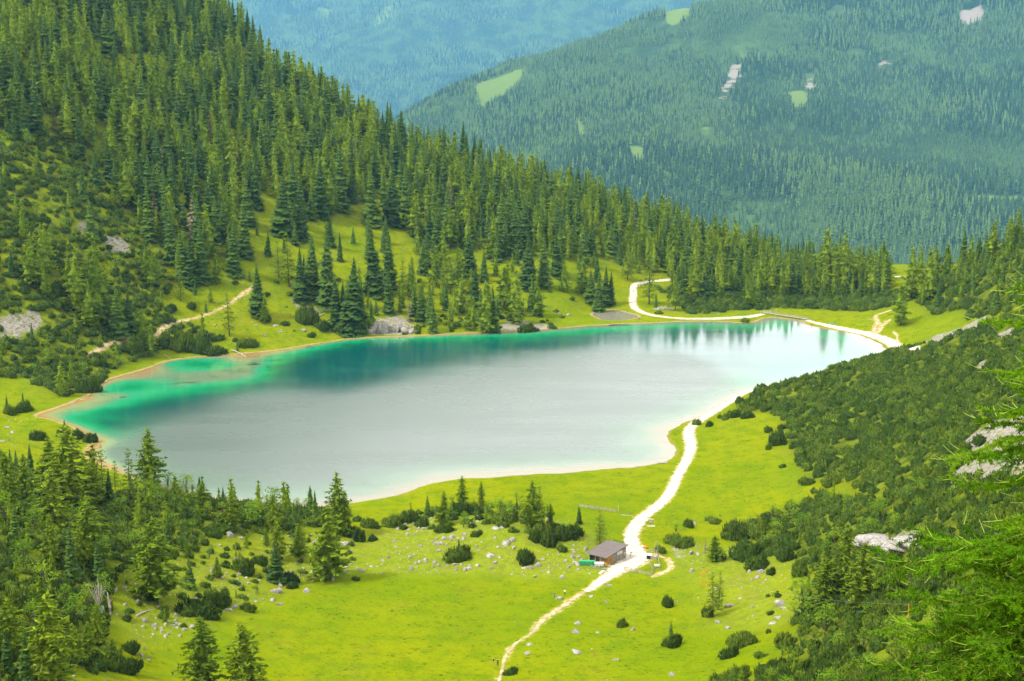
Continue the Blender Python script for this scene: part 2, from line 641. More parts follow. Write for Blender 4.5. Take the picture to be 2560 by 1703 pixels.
DP = np.full(XX.shape, 99.0)
for nm, pl in PATHS:
    a = np.array(pl, float)
    g3 = ground(a[:, 0], a[:, 1])
    line = smooth_open(np.column_stack([g3[:, 0], g3[:, 1], a[:, 2]]), 2)
    path_lines.append((nm, line))
    mnx, mxx, mny, mxy = line[:, 0].min() - 15, line[:, 0].max() + 15, line[:, 1].min() - 15, line[:, 1].max() + 15
    i0, i1 = np.searchsorted(GX, [mnx, mxx])
    j0, j1 = np.searchsorted(GY, [mny, mxy])
    xs, ysub = XX[j0:j1, i0:i1], YY[j0:j1, i0:i1]
    best = np.full(xs.shape, 99.0)
    for q in range(len(line) - 1):
        a0, b0 = line[q], line[q + 1]
        d = b0[:2] - a0[:2]
        L = max(d @ d, 1e-6)
        t = np.clip(((xs - a0[0]) * d[0] + (ysub - a0[1]) * d[1]) / L, 0, 1)
        dist = np.hypot(xs - a0[0] - t * d[0], ysub - a0[1] - t * d[1]) - (a0[2] + t * (b0[2] - a0[2])) / 2
        best = np.minimum(best, dist)
    DP[j0:j1, i0:i1] = np.minimum(DP[j0:j1, i0:i1], best)

# ------------------------------------------------------------------ ground cover zones (photo polygons)
Z_DENSE = [(-80, -500), (1000, -500), (1300, 200), (1700, 450), (2150, 600), (2215, 640), (2218, 730), (2080, 738), (1960, 728), (1840, 718), (1720, 705), (1660, 690), (1600, 685), (1560, 670), (1480, 640), (1400, 645), (1330, 640), (1240, 650),
           (1150, 620), (1090, 640), (1040, 600), (1010, 540), (960, 520), (910, 545), (850, 550), (790, 560), (740, 545), (690, 500), (640, 490), (600, 540), (590, 640), (560, 700), (470, 715), (400, 640), (330, 540), (250, 450), (150, 340), (60, 350), (-80, 330)]
Z_HILLPINE = [(-80, 330), (60, 350), (150, 340), (250, 450), (330, 560), (400, 640), (440, 720), (400, 760), (520, 830), (560, 850), (440, 880), (380, 880), (280, 925), (235, 975), (160, 990), (60, 950), (-80, 930)]
Z_RIGHTPINE = [(1862, 1012), (1905, 966), (2000, 928), (2110, 903), (2230, 872), (2320, 866), (2400, 836), (2470, 805), (2640, 760), (2640, 1300), (2250, 1260), (2170, 1235), (2120, 1205), (2060, 1205), (2010, 1165), (1985, 1120), (1965, 1070), (1930, 1030), (1870, 1030), (1800, 1055)]
Z_UPPERRIGHT = [(2290, 755), (2330, 720), (2400, 670), (2500, 620), (2640, 560), (2640, 750), (2480, 790), (2420, 800), (2400, 770), (2340, 790)]
Z_FARSHORE = [(1640, 722), (1720, 712), (1840, 722), (2000, 735), (2150, 735), (2260, 725), (2300, 745), (2220, 770), (2160, 778), (2080, 776), (1960, 770), (1900, 774), (1830, 776), (1780, 785), (1720, 785), (1700, 760)]
Z_LOWRIGHT = [(1840, 1345), (1860, 1310), (1960, 1275), (2060, 1240), (2250, 1265), (2640, 1290), (2640, 1780), (1760, 1780), (1800, 1715), (1900, 1690), (1965, 1670), (1990, 1600), (1995, 1540), (2020, 1480), (2060, 1440), (1990, 1400), (1960, 1385), (1900, 1390)]
Z_LOWLEFT = [(-80, 1200), (20, 1165), (90, 1190), (200, 1240), (400, 1235), (560, 1250), (700, 1270), (850, 1285), (850, 1310), (760, 1320), (640, 1345), (540, 1345), (480, 1370), (430, 1395), (330, 1400), (280, 1470), (260, 1540), (240, 1600), (310, 1660), (250, 1690), (200, 1660), (120, 1720), (100, 1780), (-80, 1780)]
Z_ROCKGRASS = [(330, 1400), (480, 1360), (640, 1350), (800, 1330), (870, 1340), (900, 1390), (820, 1440), (720, 1460), (560, 1540), (440, 1580), (350, 1640), (320, 1600), (280, 1520)]
Z_KNOLL = [(880, 1330), (1000, 1300), (1150, 1290), (1300, 1295), (1420, 1300), (1500, 1360), (1560, 1440), (1380, 1450), (1200, 1435), (1000, 1440), (880, 1430)]
Z_ROCKRIGHT = [(1690, 1350), (1800, 1370), (1980, 1400), (2010, 1480), (1985, 1560), (1830, 1580), (1780, 1560), (1700, 1420)]
SCREE = [[(2350, 1190), (2390, 1130), (2440, 1075), (2500, 1050), (2600, 1040), (2600, 1180), (2500, 1200), (2430, 1210)],
         [(2165, 1362), (2175, 1346), (2250, 1338), (2310, 1336), (2320, 1368), (2260, 1374), (2200, 1376)],
         [(2300, 862), (2340, 838), (2400, 822), (2440, 800), (2465, 804), (2430, 826), (2380, 846), (2330, 868)],
         [(2380, 935), (2440, 920), (2460, 900), (2470, 906), (2450, 930), (2400, 945)],
         [(2470, 840), (2530, 822), (2560, 824), (2520, 845)],
         [(-20, 800), (40, 785), (95, 795), (90, 830), (40, 845), (-20, 850)],
         [(48, 772), (95, 780), (110, 815), (80, 815)],
         [(255, 585), (300, 590), (330, 620), (300, 640), (265, 620)], [(185, 560), (225, 548), (240, 575), (200, 585)],
         [(350, 320), (385, 345), (420, 395), (430, 430), (395, 410), (365, 360)], [(665, 120), (690, 130), (690, 160), (668, 150)], [(808, 160), (832, 165), (836, 190), (812, 186)],
         [(720, 735), (770, 760), (800, 780), (790, 800), (740, 770)], [(930, 800), (1000, 785), (1035, 815), (1030, 838), (930, 838)], [(1250, 810), (1300, 800), (1380, 815), (1380, 825), (1250, 830)],
         [(2160, 800), (2200, 795), (2190, 802)], [(1690, 1362), (1720, 1380), (1700, 1400), (1685, 1380)]]
DS = np.full(XX.shape, 60.0)
for poly in SCREE:
    a = np.array(poly, float)
    g3 = ground(a[:, 0], a[:, 1])[:, :2]
    mn, mx = g3.min(0) - 20, g3.max(0) + 20
    i0, i1 = np.searchsorted(GX, [mn[0], mx[0]])
    j0, j1 = np.searchsorted(GY, [mn[1], mx[1]])
    if i1 > i0 and j1 > j0:
        DS[j0:j1, i0:i1] = np.minimum(DS[j0:j1, i0:i1], sdf(XX[j0:j1, i0:i1], YY[j0:j1, i0:i1], g3))
PX, PY, _ = project(XX, YY, HZ)
FOREST = (inside(PX, PY, Z_DENSE) | inside(PX, PY, Z_HILLPINE)).astype(float)
SHRUB = (inside(PX, PY, Z_RIGHTPINE) | inside(PX, PY, Z_LOWRIGHT) | inside(PX, PY, Z_LOWLEFT) | inside(PX, PY, Z_UPPERRIGHT) | inside(PX, PY, Z_FARSHORE)).astype(float)
ROCKY = np.maximum.reduce([inside(PX, PY, q).astype(float) for q in (Z_KNOLL, Z_ROCKGRASS, Z_ROCKRIGHT)])


def blur(a, n=3):
    for _ in range(n):
        a = (a + np.roll(a, 1, 0) + np.roll(a, -1, 0) + np.roll(a, 1, 1) + np.roll(a, -1, 1)) / 5
    return a


FOREST, SHRUB, ROCKY = blur(FOREST), blur(SHRUB), blur(ROCKY, 6)
idx = np.arange(XX.size).reshape(XX.shape)
quads = np.stack([idx[:-1, :-1], idx[:-1, 1:], idx[1:, 1:], idx[1:, :-1]], -1).reshape(-1, 4)
terrain_me = mesh_np('terrain', np.stack([XX, YY, HZ], -1).reshape(-1, 3), quads, True,
                     {'d_shore': SDn, 'd_path': DP, 'd_scree': DS, 'forest': FOREST, 'shrub': SHRUB, 'rocky': ROCKY})

m, nt, out = new_mat('alpine_ground')
g = NT(nt)
n_big, n_mid, n_fine = g.noise(0.018, 4), g.noise(0.14, 4, 0.6), g.noise(1.1, 3, 0.65)
n_tuft = g.noise(0.45, 3, 0.7)
grass = g.mix(g.maprange(n_big, .35, .65), (0.136, 0.158, 0.0010), (0.100, 0.140, 0.0012))
grass = g.mix(g.math('MULTIPLY', g.maprange(n_mid, .42, .66), .75), grass, (0.074, 0.122, 0.002))
grass = g.mix(g.math('MULTIPLY', g.maprange(n_tuft, .50, .70), .6), grass, (0.070, 0.090, 0.002))
spk = g.math('MULTIPLY', g.maprange(g.noise(0.9, 2, .5), .64, .70), g.maprange(n_mid, .40, .56))
grass = g.mix(g.math('MULTIPLY', spk, .9), grass, (0.030, 0.042, 0.003))
grass = g.mix(g.math('MULTIPLY', g.maprange(n_fine, .58, .78), .35), grass, (0.195, 0.20, 0.008))
heath = g.mix(g.maprange(n_tuft, .35, .65), (0.085, 0.115, 0.012), (0.165, 0.20, 0.014))
heath = g.mix(g.math('MULTIPLY', g.maprange(n_mid, .52, .7), .5), heath, (0.19, 0.13, 0.045))
col = g.mix(g.math('MULTIPLY', g.attr('rocky'), .55), grass, heath)
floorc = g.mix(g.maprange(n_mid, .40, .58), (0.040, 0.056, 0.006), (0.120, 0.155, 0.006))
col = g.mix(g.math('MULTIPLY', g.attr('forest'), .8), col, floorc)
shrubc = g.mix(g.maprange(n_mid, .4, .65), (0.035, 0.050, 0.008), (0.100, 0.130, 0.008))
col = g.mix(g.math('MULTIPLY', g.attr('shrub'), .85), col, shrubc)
# trodden soil beside the paths, gravel, scree and the shore strip
wob = g.math('SUBTRACT', g.math('MULTIPLY', n_tuft, 4.0), 2.0)
wob2 = g.math('SUBTRACT', g.math('MULTIPLY', n_mid, 10.0), 5.0)
soil = g.maprange(g.math('ADD', g.attr('d_path'), wob), -.2, .9, 1.0, 0.0)
col = g.mix(g.math('MULTIPLY', soil, .75), col, (0.36, 0.27, 0.13))
stone = g.mix(g.maprange(n_fine, .3, .7), (0.12, 0.108, 0.094), (0.25, 0.23, 0.20))
scree = g.maprange(g.math('ADD', g.attr('d_scree'), g.math('ADD', wob, wob2)), -1.0, 1.0, 1.0, 0.0)
scree = g.math('MULTIPLY', scree, g.maprange(n_tuft, .36, .50))
col = g.mix(scree, col, stone)
peb = g.math('MULTIPLY', g.maprange(n_fine, .66, .72), g.attr('rocky'))
col = g.mix(peb, col, (0.32, 0.30, 0.27))
shore_w = g.maprange(g.math('ADD', g.attr('d_shore'), g.math('MULTIPLY', wob, .5)), 0.2, 2.0, 1.0, 0.0)
sx = g.node('ShaderNodeSeparateXYZ')
g.link(g.pos(), sx.inputs[0])
nearsand = g.maprange(g.math('ADD', sx.outputs[1], g.math('MULTIPLY', sx.outputs[0], -1.1)), 560.0, 720.0)
sandc = g.mix(nearsand, (0.15, 0.14, 0.02), (0.235, 0.175, 0.085))
shore_w = g.math('MULTIPLY', shore_w, g.maprange(n_mid, .36, .54, .35, 1.0))
col = g.mix(shore_w, col, sandc)
patch = g.math('MULTIPLY', g.maprange(g.noise(0.06, 5, .7), .56, .68), g.maprange(n_tuft, .4, .6))
col = g.mix(g.math('MULTIPLY', patch, g.maprange(g.attr('d_path'), .5, 3.0, 0.0, .5)), col, (0.120, 0.105, 0.018))
bmp = g.bump(g.math('ADD', g.math('ADD', n_tuft, g.math('MULTIPLY', n_mid, 1.5)), g.math('MULTIPLY', n_fine, .5)), 0.8, 0.8)
g.link(g.principled(col, 0.95, bmp, 0.0), out.inputs[0])
M['ground'] = m
terrain = add_obj('terrain', terrain_me, m)
tag(terrain, kind='structure')

# ------------------------------------------------------------------ path surfaces, draped a few centimetres above the ground
m, nt, out = new_mat('pale_limestone_gravel')
g = NT(nt)
n1, n2 = g.noise(0.5, 4, .6), g.noise(3.0, 3, .7)
c = g.mix(g.maprange(n1, .35, .68), (0.41, 0.385, 0.345), (0.30, 0.26, 0.19))
c = g.mix(g.math('MULTIPLY', g.maprange(n2, .5, .7), .4), c, (0.42, 0.40, 0.36))
rut = g.maprange(g.math('ABSOLUTE', g.math('SUBTRACT', g.attr('edge'), .45)), 0.0, .22, .35, 0.0)
c = g.mix(rut, c, (0.26, 0.22, 0.16))
c = g.mix(g.maprange(g.math('ADD', g.attr('edge'), g.math('MULTIPLY', g.math('SUBTRACT', n1, .5), 1.4)), .80, 1.05, 0.0, .9), c, (0.165, 0.155, 0.045))
g.link(g.principled(c, .95, g.bump(n2, .4, .08), .0), out.inputs[0])
M['gravel'] = m
m, nt, out = new_mat('trodden_earth')
g = NT(nt)
n1, n2 = g.noise(0.5, 4, .6), g.noise(3.0, 3, .7)
c = g.mix(g.maprange(n1, .35, .65), (0.34, 0.27, 0.165), (0.21, 0.145, 0.07))
c = g.mix(g.math('MULTIPLY', g.maprange(n2, .5, .7), .4), c, (0.44, 0.41, 0.35))
c = g.mix(g.maprange(g.math('ADD', g.attr('edge'), g.math('MULTIPLY', g.math('SUBTRACT', n1, .5), 2.6)), .62, .95, 0.0, .92), c, (0.135, 0.140, 0.02))
g.link(g.principled(c, .95, g.bump(n2, .4, .08), .0), out.inputs[0])
M['earth'] = m


def ribbon(name, line, mat, lift=0.09):
    seg = np.hypot(*np.diff(line[:, :2], axis=0).T)
    s = np.concatenate([[0], np.cumsum(seg)])
    n = max(int(s[-1] / 0.8), 8)
    q = np.linspace(0, s[-1], n)
    x, y, w = (np.interp(q, s, line[:, k]) for k in range(3))
    tx, ty = np.gradient(x), np.gradient(y)
    L = np.hypot(tx, ty) + 1e-6
    nx, ny = -ty / L, tx / L
    V, E = [], []
    for k, f in enumerate((-1, -.6, 0, .6, 1)):
        jit = (0.28 * fbm(q, q * 0 + 9 * k, 2.2, 3, 4) * np.minimum(w, 4) * 0.5 if abs(f) == 1 else 0)
        xx, yy = x + nx * (f * w / 2 + jit), y + ny * (f * w / 2 + jit)
        V.append(np.stack([xx, yy, H(xx, yy) + (lift if abs(f) < 1 else 0.02)], -1))
        E.append(np.full(len(xx), abs(f)))
    V = np.stack(V, 1).reshape(-1, 3)
    i = np.arange(n - 1)[:, None] * 5 + np.arange(4)[None]
    Q = np.stack([i, i + 1, i + 6, i + 5], -1).reshape(-1, 4)[:, ::-1]
    o = add_obj(name, mesh_np(name, V, Q, True, {'edge': np.stack(E, 1)}), mat)
    return tag(o, kind='structure')


for nm, line in path_lines:
    ribbon(nm, line, M['gravel'] if nm == 'gravel_path' else M['earth'])

# ------------------------------------------------------------------ lake water
wx = np.arange(SHORE[:, 0].min() - 8, SHORE[:, 0].max() + 8, 3.0)
wy = np.arange(SHORE[:, 1].min() - 8, max(SHORE[:, 1].max(), POND[:, 1].max()) + 8, 3.0)
WX, WY = np.meshgrid(wx, wy)
ii = np.clip(np.searchsorted(GX, WX) - 1, 0, len(GX) - 2)
jj = np.clip(np.searchsorted(GY, WY) - 1, 0, len(GY) - 2)
WD = np.minimum(sdf(WX, WY, SHORE), sdf(WX, WY, POND))
px_, py_, _ = project(WX, WY, WX * 0)


def blob(cx, cy, rx, ry, rot=0.0):
    c, s = math.cos(R(rot)), math.sin(R(rot))
    u, v = (px_ - cx) * c + (py_ - cy) * s, -(px_ - cx) * s + (py_ - cy) * c
    return np.exp(-((u / rx) ** 2 + (v / ry) ** 2))


ins = np.clip(-WD, 0, None)
# depth of the bed in metres: broad sandy shelves on the near and right shores, steep wooded shore beyond, shoals in the left-hand bay
steep = 0.30 * ins
shelf = 0.075 * ins + 0.0050 * ins ** 2
nearness = sstep(700, 560, WY + 0.55 * np.abs(WX + 40) * (WX < -40)) * sstep(330, 700, px_)
farright = sstep(1650, 1800, px_) * sstep(900, 860, py_)
wgt = np.clip(np.maximum(nearness, 0.25 * farright), 0, 1)
dep = steep * (1 - wgt) + shelf * wgt
dep = np.minimum(dep, 15 - 3 * np.exp(-dep / 15))
bay = sstep(900, 620, px_) * np.maximum(sstep(1030, 985, py_ + .05 * (px_ - 400)), sstep(290, 200, px_))
dep = dep * (1 - 0.62 * bay * sstep(30, 3, np.abs(WX * 0)))
dep += 4.5 * blob(480, 907, 90, 14) + 4.0 * blob(330, 965, 110, 16, -6) - 3.0 * blob(610, 932, 150, 26, -4) - 2.6 * blob(470, 958, 110, 17) + 5 * blob(470, 1005, 170, 22, -8) + 4 * blob(260, 1060, 120, 25, 12) - 1.2 * blob(250, 1020, 120, 12, -8)
dep += 9 * blob(800, 930, 110, 45, -12) + 5 * blob(960, 880, 140, 22, -4) - 2.0 * blob(340, 1110, 90, 25, 20)
dep += 1.6 * fbm(WX, WY, 22, 4, 8) * sstep(0, 14, ins)
in_pond = sdf(WX, WY, POND) < 5
dep = np.where(in_pond, np.minimum(dep, .35), dep)
dep = np.clip(dep, 0.0, 16) * sstep(-0.5, 5, ins) + 0.02
weed = 1.3 * np.maximum(blob(500, 953, 80, 11, -3), blob(660, 915, 120, 22, -4)) + .9 * blob(900, 858, 160, 8, -3)
tan = np.maximum((1 - np.clip(blob(610, 932, 190, 34, -4) + blob(470, 958, 140, 26), 0, 1)) * sstep(1450, 1100, px_ + 0) * sstep(1120, 1080, py_ * (px_ > 300) + 0), in_pond * 0)
YB = np.interp(px_, [0, 250, 450, 620, 850, 1000, 1300, 1500, 1700, 1850, 2000, 2250], [1110, 1075, 1012, 962, 958, 915, 866, 848, 860, 930, 960, 960])
wind = sstep(-22, 60, py_ - YB + 22 * fbm(WX, WY, 60, 3, 33))
calm = np.clip(sstep(1350, 1950, px_) * sstep(1000, 840, py_) + (sdf(WX, WY, POND) < 4), 0, 1)
keep = WD < 5
vid = -np.ones(WX.shape, int)
cell = keep[:-1, :-1] & keep[1:, :-1] & keep[:-1, 1:] & keep[1:, 1:]
idw = np.arange(WX.size).reshape(WX.shape)
Q = np.stack([idw[:-1, :-1], idw[:-1, 1:], idw[1:, 1:], idw[1:, :-1]], -1)[cell]
used = np.unique(Q)
remap = -np.ones(WX.size, int)
remap[used] = np.arange(len(used))
V = np.stack([WX, WY, WX * 0], -1).reshape(-1, 3)[used]
lake_me = mesh_np('lake', V, remap[Q], True, {'depth': dep.ravel()[used], 'weed': weed.ravel()[used], 'tan': tan.ravel()[used], 'calm': calm.ravel()[used], 'wind': wind.ravel()[used], 'shelf': np.maximum(wgt, in_pond).ravel()[used]})  # pond takes the pale shelf tone in place of reflected sky
m, nt, out = new_mat('lake_water')
g = NT(nt)
dpt = g.attr('depth')
nq = g.noise(0.05, 4, .6)
dn = g.math('MULTIPLY', dpt, g.maprange(nq, .2, .8, .75, 1.25))
body = g.ramp(g.math('DIVIDE', dn, 16.0), [(0.0, (0.135, 0.118, 0.080)), (0.05, (0.115, 0.122, 0.084)), (0.12, (0.078, 0.145, 0.085)), (0.20, (0.014, 0.205, 0.094)), (0.34, (0.000, 0.155, 0.060)), (0.58, (0.000, 0.074, 0.048)), (1.0, (0.000, 0.044, 0.042))])
sand_and_sheen = g.ramp(g.math('DIVIDE', dn, 16.0), [(0.0, (0.165, 0.146, 0.104)), (0.04, (0.140, 0.144, 0.104)), (0.10, (0.085, 0.132, 0.094)), (0.22, (0.066, 0.104, 0.077)), (0.5, (0.060, 0.085, 0.072)), (1.0, (0.058, 0.080, 0.071))])
body = g.mix(g.math('MAXIMUM', g.attr('shelf'), g.attr('wind')), body, sand_and_sheen)  # also pales the wind-ruffled water in place of sky reflection
shal = g.mix(g.maprange(dn, 0.15, 1.5), (0.22, 0.13, 0.045), (0.16, 0.22, 0.085))
body = g.mix(g.math('MULTIPLY', g.attr('tan'), g.maprange(dn, 0.4, 3.0, 1.0, 0.0)), body, shal)
map_w = g.node('ShaderNodeMapping')
map_w.inputs['Scale'].default_value = (0.35, 1.0, 1.0)
g.link(g.pos(), map_w.inputs['Vector'])
wd = g.math('MULTIPLY', g.maprange(g.noise(0.24, 4, .7, map_w.outputs[0]), .52, .62), g.attr('weed'))
body = g.mix(g.math('MULTIPLY', wd, .85, None, True), body, (0.010, 0.030, 0.010))
map_r = g.node('ShaderNodeMapping')
map_r.inputs['Scale'].default_value = (0.5, 1.0, 1.0)
g.link(g.pos(), map_r.inputs['Vector'])
rip = g.noise(1.4, 3, .6, map_r.outputs[0])
calm_s = g.attr('calm')
bm = g.node('ShaderNodeBump')
bm.inputs['Distance'].default_value = 0.12
g.put(bm.inputs['Strength'], g.maprange(calm_s, 0.0, 1.0, 0.13, 0.03))
g.link(rip, bm.inputs['Height'])
map_s = g.node('ShaderNodeMapping')
map_s.inputs['Scale'].default_value = (0.25, 1.0, 1.0)
g.link(g.pos(), map_s.inputs['Vector'])
streak = g.maprange(g.noise(0.035, 4, .6, map_s.outputs[0]), .36, .64, -0.02, 0.03)
ro = g.math('ADD', streak, g.maprange(g.attr('wind'), 0.0, 1.0, g.maprange(calm_s, 0.0, 1.0, 0.13, 0.09), 0.27))
pr = g.principled(body, ro, bm.outputs[0], 0.5, IOR=1.333)
g.link(pr, out.inputs[0])
M['water'] = m
lake = add_obj('lake', lake_me, m)
lake.location.z = 0.0
tag(lake, 'turquoise mountain lake mirroring the pale cloudy sky', kind='structure')

# ------------------------------------------------------------------ the far mountains
def mountain(name, ctrl, x0, x1, nx, y0, y1, ny, amp, mat, seed):
    P = np.array(ctrl, float)
    w = rbf_fit(P[:, :2] / 5, P[:, 2], 2.0)
    gx, gy = np.linspace(x0, x1, nx), np.linspace(y0, y1, ny)
    X, Y = np.meshgrid(gx, gy)
    Z = rbf_eval(P[:, :2] / 5, w, X / 5, Y / 5) + amp * fbm(X, Y, 520, 5, seed)
    i = np.arange(X.size).reshape(X.shape)
    q = np.stack([i[:-1, :-1], i[:-1, 1:], i[1:, 1:], i[1:, :-1]], -1).reshape(-1, 4)
    return gx, gy, X, Y, Z, q


def sampler(gx, gy, Z):
    def f(x, y):
        i = np.clip(np.searchsorted(gx, x) - 1, 0, len(gx) - 2)
        j = np.clip(np.searchsorted(gy, y) - 1, 0, len(gy) - 2)
        fx, fy = (x - gx[i]) / (gx[i + 1] - gx[i]), (y - gy[j]) / (gy[j + 1] - gy[j])
        return (Z[j, i] * (1 - fx) + Z[j, i + 1] * fx) * (1 - fy) + (Z[j + 1, i] * (1 - fx) + Z[j + 1, i + 1] * fx) * fy
    return f


KR = 1.2
c1 = [at_y(p[0], p[1], p[2] * KR) for p in [(1000, 305, 4250), (1100, 250, 4330), (1200, 195, 4400), (1300, 138, 4460), (1450, 92, 4600), (1600, 52, 4720), (1700, 22, 4800), (1900, -30, 4950), (2200, -80, 5100), (2700, -130, 5200),
                         (2700, 640, 2750), (2250, 645, 2800), (1900, 605, 2900), (1600, 490, 3120), (1400, 430, 3280), (1200, 405, 3550), (1050, 350, 4050), (2700, 300, 3700), (2200, 300, 3750), (1800, 260, 3850), (1500, 235, 4020),
                         (1250, 245, 4220), (1950, 120, 4350), (2400, 100, 4400), (1600, 150, 4400), (950, 330, 4230)]]
c1 += [np.array(p, float) * KR for p in [(-600, 2200, -430), (300, 2200, -430), (1200, 2200, -420), (2000, 2300, -380), (-900, 3500, -420), (-900, 4500, -380), (-500, 5200, -350), (200, 5600, -200), (1000, 5900, 150), (1900, 5900, 250),
                                    (-200, 3000, -330), (-300, 3800, -220), (-900, 2500, -450)]]
RGX, RGY, RX, RY, RZ, rq = mountain('mountain', c1, -950 * KR, 2300 * KR, 160, 2000 * KR, 5900 * KR, 160, 50, None, 12)
RH = sampler(RGX, RGY, RZ)
K = 1.5
c2 = [at_y(p[0], p[1], p[2] * K) for p in [(300, 330, 6300), (900, 330, 6300), (1500, 320, 6300), (300, 240, 6700), (900, 235, 6700), (1500, 150, 6900), (300, 110, 7200), (900, 130, 7100), (1300, 90, 7300), (1700, 50, 7400), (300, 10, 7700), (900, 10, 7700), (1300, -10, 7700),
                         (1700, -20, 7700), (2300, 0, 7700), (300, -40, 8100), (900, -40, 8100), (1700, -30, 8100), (2500, -30, 8200)]]
c2 += [np.array(p, float) * K for p in [(-3000, 6300, 20), (-3000, 8000, 560), (3000, 6300, 60), (3500, 8000, 560), (-1500, 5700, -250), (0, 5700, -250), (2000, 5700, -200), (-1500, 8300, 540), (0, 8300, 540), (2300, 8300, 540)]]
FGX, FGY, FX, FY, FZ, fq = mountain('mountain', c2, -3000 * K, 3500 * K, 170, 5800 * K, 8250 * K, 130, 110, None, 21)
FZ = np.minimum(FZ + 60 * sstep(7300 * K, 7800 * K, FY), 930)
FH = sampler(FGX, FGY, FZ)

# open pastures, slides and screes on the wooded mountain (photo polygons)
R_MEADOW = [[(1185, 215), (1240, 190), (1310, 172), (1300, 200), (1260, 235), (1225, 262), (1205, 275)], [(1660, 0), (1740, -10), (1725, 40), (1690, 62), (1665, 70)], [(1825, 108), (1860, 115), (1875, 140), (1855, 160), (1840, 130)],
            [(1570, 365), (1605, 360), (1612, 400), (1580, 405)], [(1440, 290), (1470, 330), (1465, 345), (1445, 330)], [(2400, 490), (2470, 486), (2560, 488), (2560, 504), (2480, 500), (2400, 502)], [(1965, 230), (2020, 226), (2018, 270), (1985, 275)],
            [(1790, 270), (1810, 240), (1800, 262), (1785, 285)], [(1750, 320), (1790, 315), (1780, 340), (1755, 340)]]
R_STONE = [[(1825, 165), (1858, 160), (1835, 215), (1800, 265), (1785, 262), (1815, 205)], [(1985, 275), (1998, 275), (1985, 330), (1972, 330)], [(2400, 30), (2470, 10), (2465, 40), (2430, 65), (2400, 60)],
           [(2185, 165), (2215, 150), (2240, 145), (2230, 160), (2195, 185)], [(1985, 475), (2010, 470), (2000, 482)], [(2090, 455), (2115, 455), (2110, 475), (2085, 475)], [(2190, 482), (2225, 485), (2225, 500), (2190, 497)], [(2305, 482), (2325, 482), (2325, 492), (2305, 492)],
           [(2015, 185), (2040, 182), (2030, 230), (2012, 230)]]


def rmask(px, py, polys, grow=0.0):
    r = np.zeros(np.shape(px), bool)
    for q in polys:
        a = np.array(q, float)
        c = a.mean(0)
        r |= inside(px, py, c + (a - c) * (1 + grow))
    return r


rpx, rpy, _ = project(RX, RY, RZ)
mea = blur(rmask(rpx, rpy, R_MEADOW).astype(float), 1)
sto = blur(rmask(rpx, rpy, R_STONE).astype(float), 1)
m, nt, out = new_mat('mountainside')
g = NT(nt)
n1, n2 = g.noise(0.006, 4, .6), g.noise(0.05, 3, .6)
c = g.mix(g.maprange(n1, .4, .62), (0.020, 0.042, 0.013), (0.040, 0.075, 0.019))
pn = g.math('SUBTRACT', g.noise(0.02, 4, .7), .5)
c = g.mix(g.maprange(g.math('ADD', g.attr('meadow'), pn), .35, .62, 0.0, .9), c, (0.080, 0.125, 0.020))
c = g.mix(g.maprange(g.math('ADD', g.attr('stone'), g.math('MULTIPLY', pn, 1.6)), .4, .62, 0.0, .9), c, (0.17, 0.148, 0.125))
g.link(g.principled(c, .95, g.bump(n2, .6, 4.0), .05), out.inputs[0])
M['mountainside'] = m
far_hill = add_obj('mountain', mesh_np('mountain', np.stack([RX, RY, RZ], -1).reshape(-1, 3), rq, True, {'meadow': mea, 'stone': sto}), m)
tag(far_hill, 'spruce-covered mountainside beyond the lake', kind='structure')
fpx, fpy, _ = project(FX, FY, FZ)
smea = blur(rmask(fpx, fpy, [[(930, 60), (960, 20), (985, 0), (990, 10), (965, 45), (940, 75)], [(800, 20), (818, 0), (828, 60), (815, 80)]]).astype(float), 1)
hind = add_obj('mountain', mesh_np('mountain', np.stack([FX, FY, FZ], -1).reshape(-1, 3), fq, True, {'meadow': smea, 'stone': FX * 0}), m)
tag(hind, 'hazy blue mountain farthest off', kind='structure')

# ------------------------------------------------------------------ plant meshes (unit height, base at the origin)
class Soup:
    def __init__(self):
        self.V, self.T, self.t, self.n = [], [], [], 0

    def tris(self, V, T, tint):
        self.V.append(np.asarray(V, float))
        self.T.append(np.asarray(T, int) + self.n)
        self.t.append(np.full(len(V), tint))
        self.n += len(V)

    def done(self):
        return np.concatenate(self.V), np.concatenate(self.T), np.concatenate(self.t)


def frond(s, p0, d, L, w, droop, tint, fold=0.25, up=0.0):
    """one drooping branch spray: a folded diamond"""
    d = np.array([d[0], d[1], 0.0])
    side = np.array([-d[1], d[0], 0.0])
    pm = p0 + d * L * 0.55 + np.array([0, 0, -droop * L * 0.45])
    p2 = p0 + d * L + np.array([0, 0, -droop * L + up * L])
    low = np.array([0, 0, -fold * w])
    pl, pr = pm + side * w / 2 + low, pm - side * w / 2 + low
    s.tris([p0, pl, pm, p2, pr], [(0, 1, 2), (1, 3, 2), (0, 2, 4), (2, 3, 4)], tint)


def crown_core(s, r, prof, z0, z1, rings=6, sides=7, jit=.16, lean=(0, 0)):
    """the dense inner mass of a crown: a lumpy spindle of short overlapping skirts"""
    for i in range(rings):
        ta, tb = i / rings, (i + 1.35) / rings
        ra, rb = prof(ta), prof(min(tb, 1)) * .55
        za, zb = z0 + (z1 - z0) * ta, z0 + (z1 - z0) * min(tb, 1.02)
        a0 = r.uniform(0, 6)
        V = []
        for q, zz in ((ra, za), (rb, zb)):
            for k in range(sides):
                a = a0 + 6.283 * k / sides
                w = q * r.uniform(1 - jit, 1 + jit)
                V.append((math.cos(a) * w + lean[0] * zz, math.sin(a) * w + lean[1] * zz, zz - r.uniform(0, .02)))
        T = []
        for k in range(sides):
            k2 = (k + 1) % sides
            T += [(k, k2, sides + k2), (k, sides + k2, sides + k)]
        s.tris(V, T, r.uniform(.2, .7))


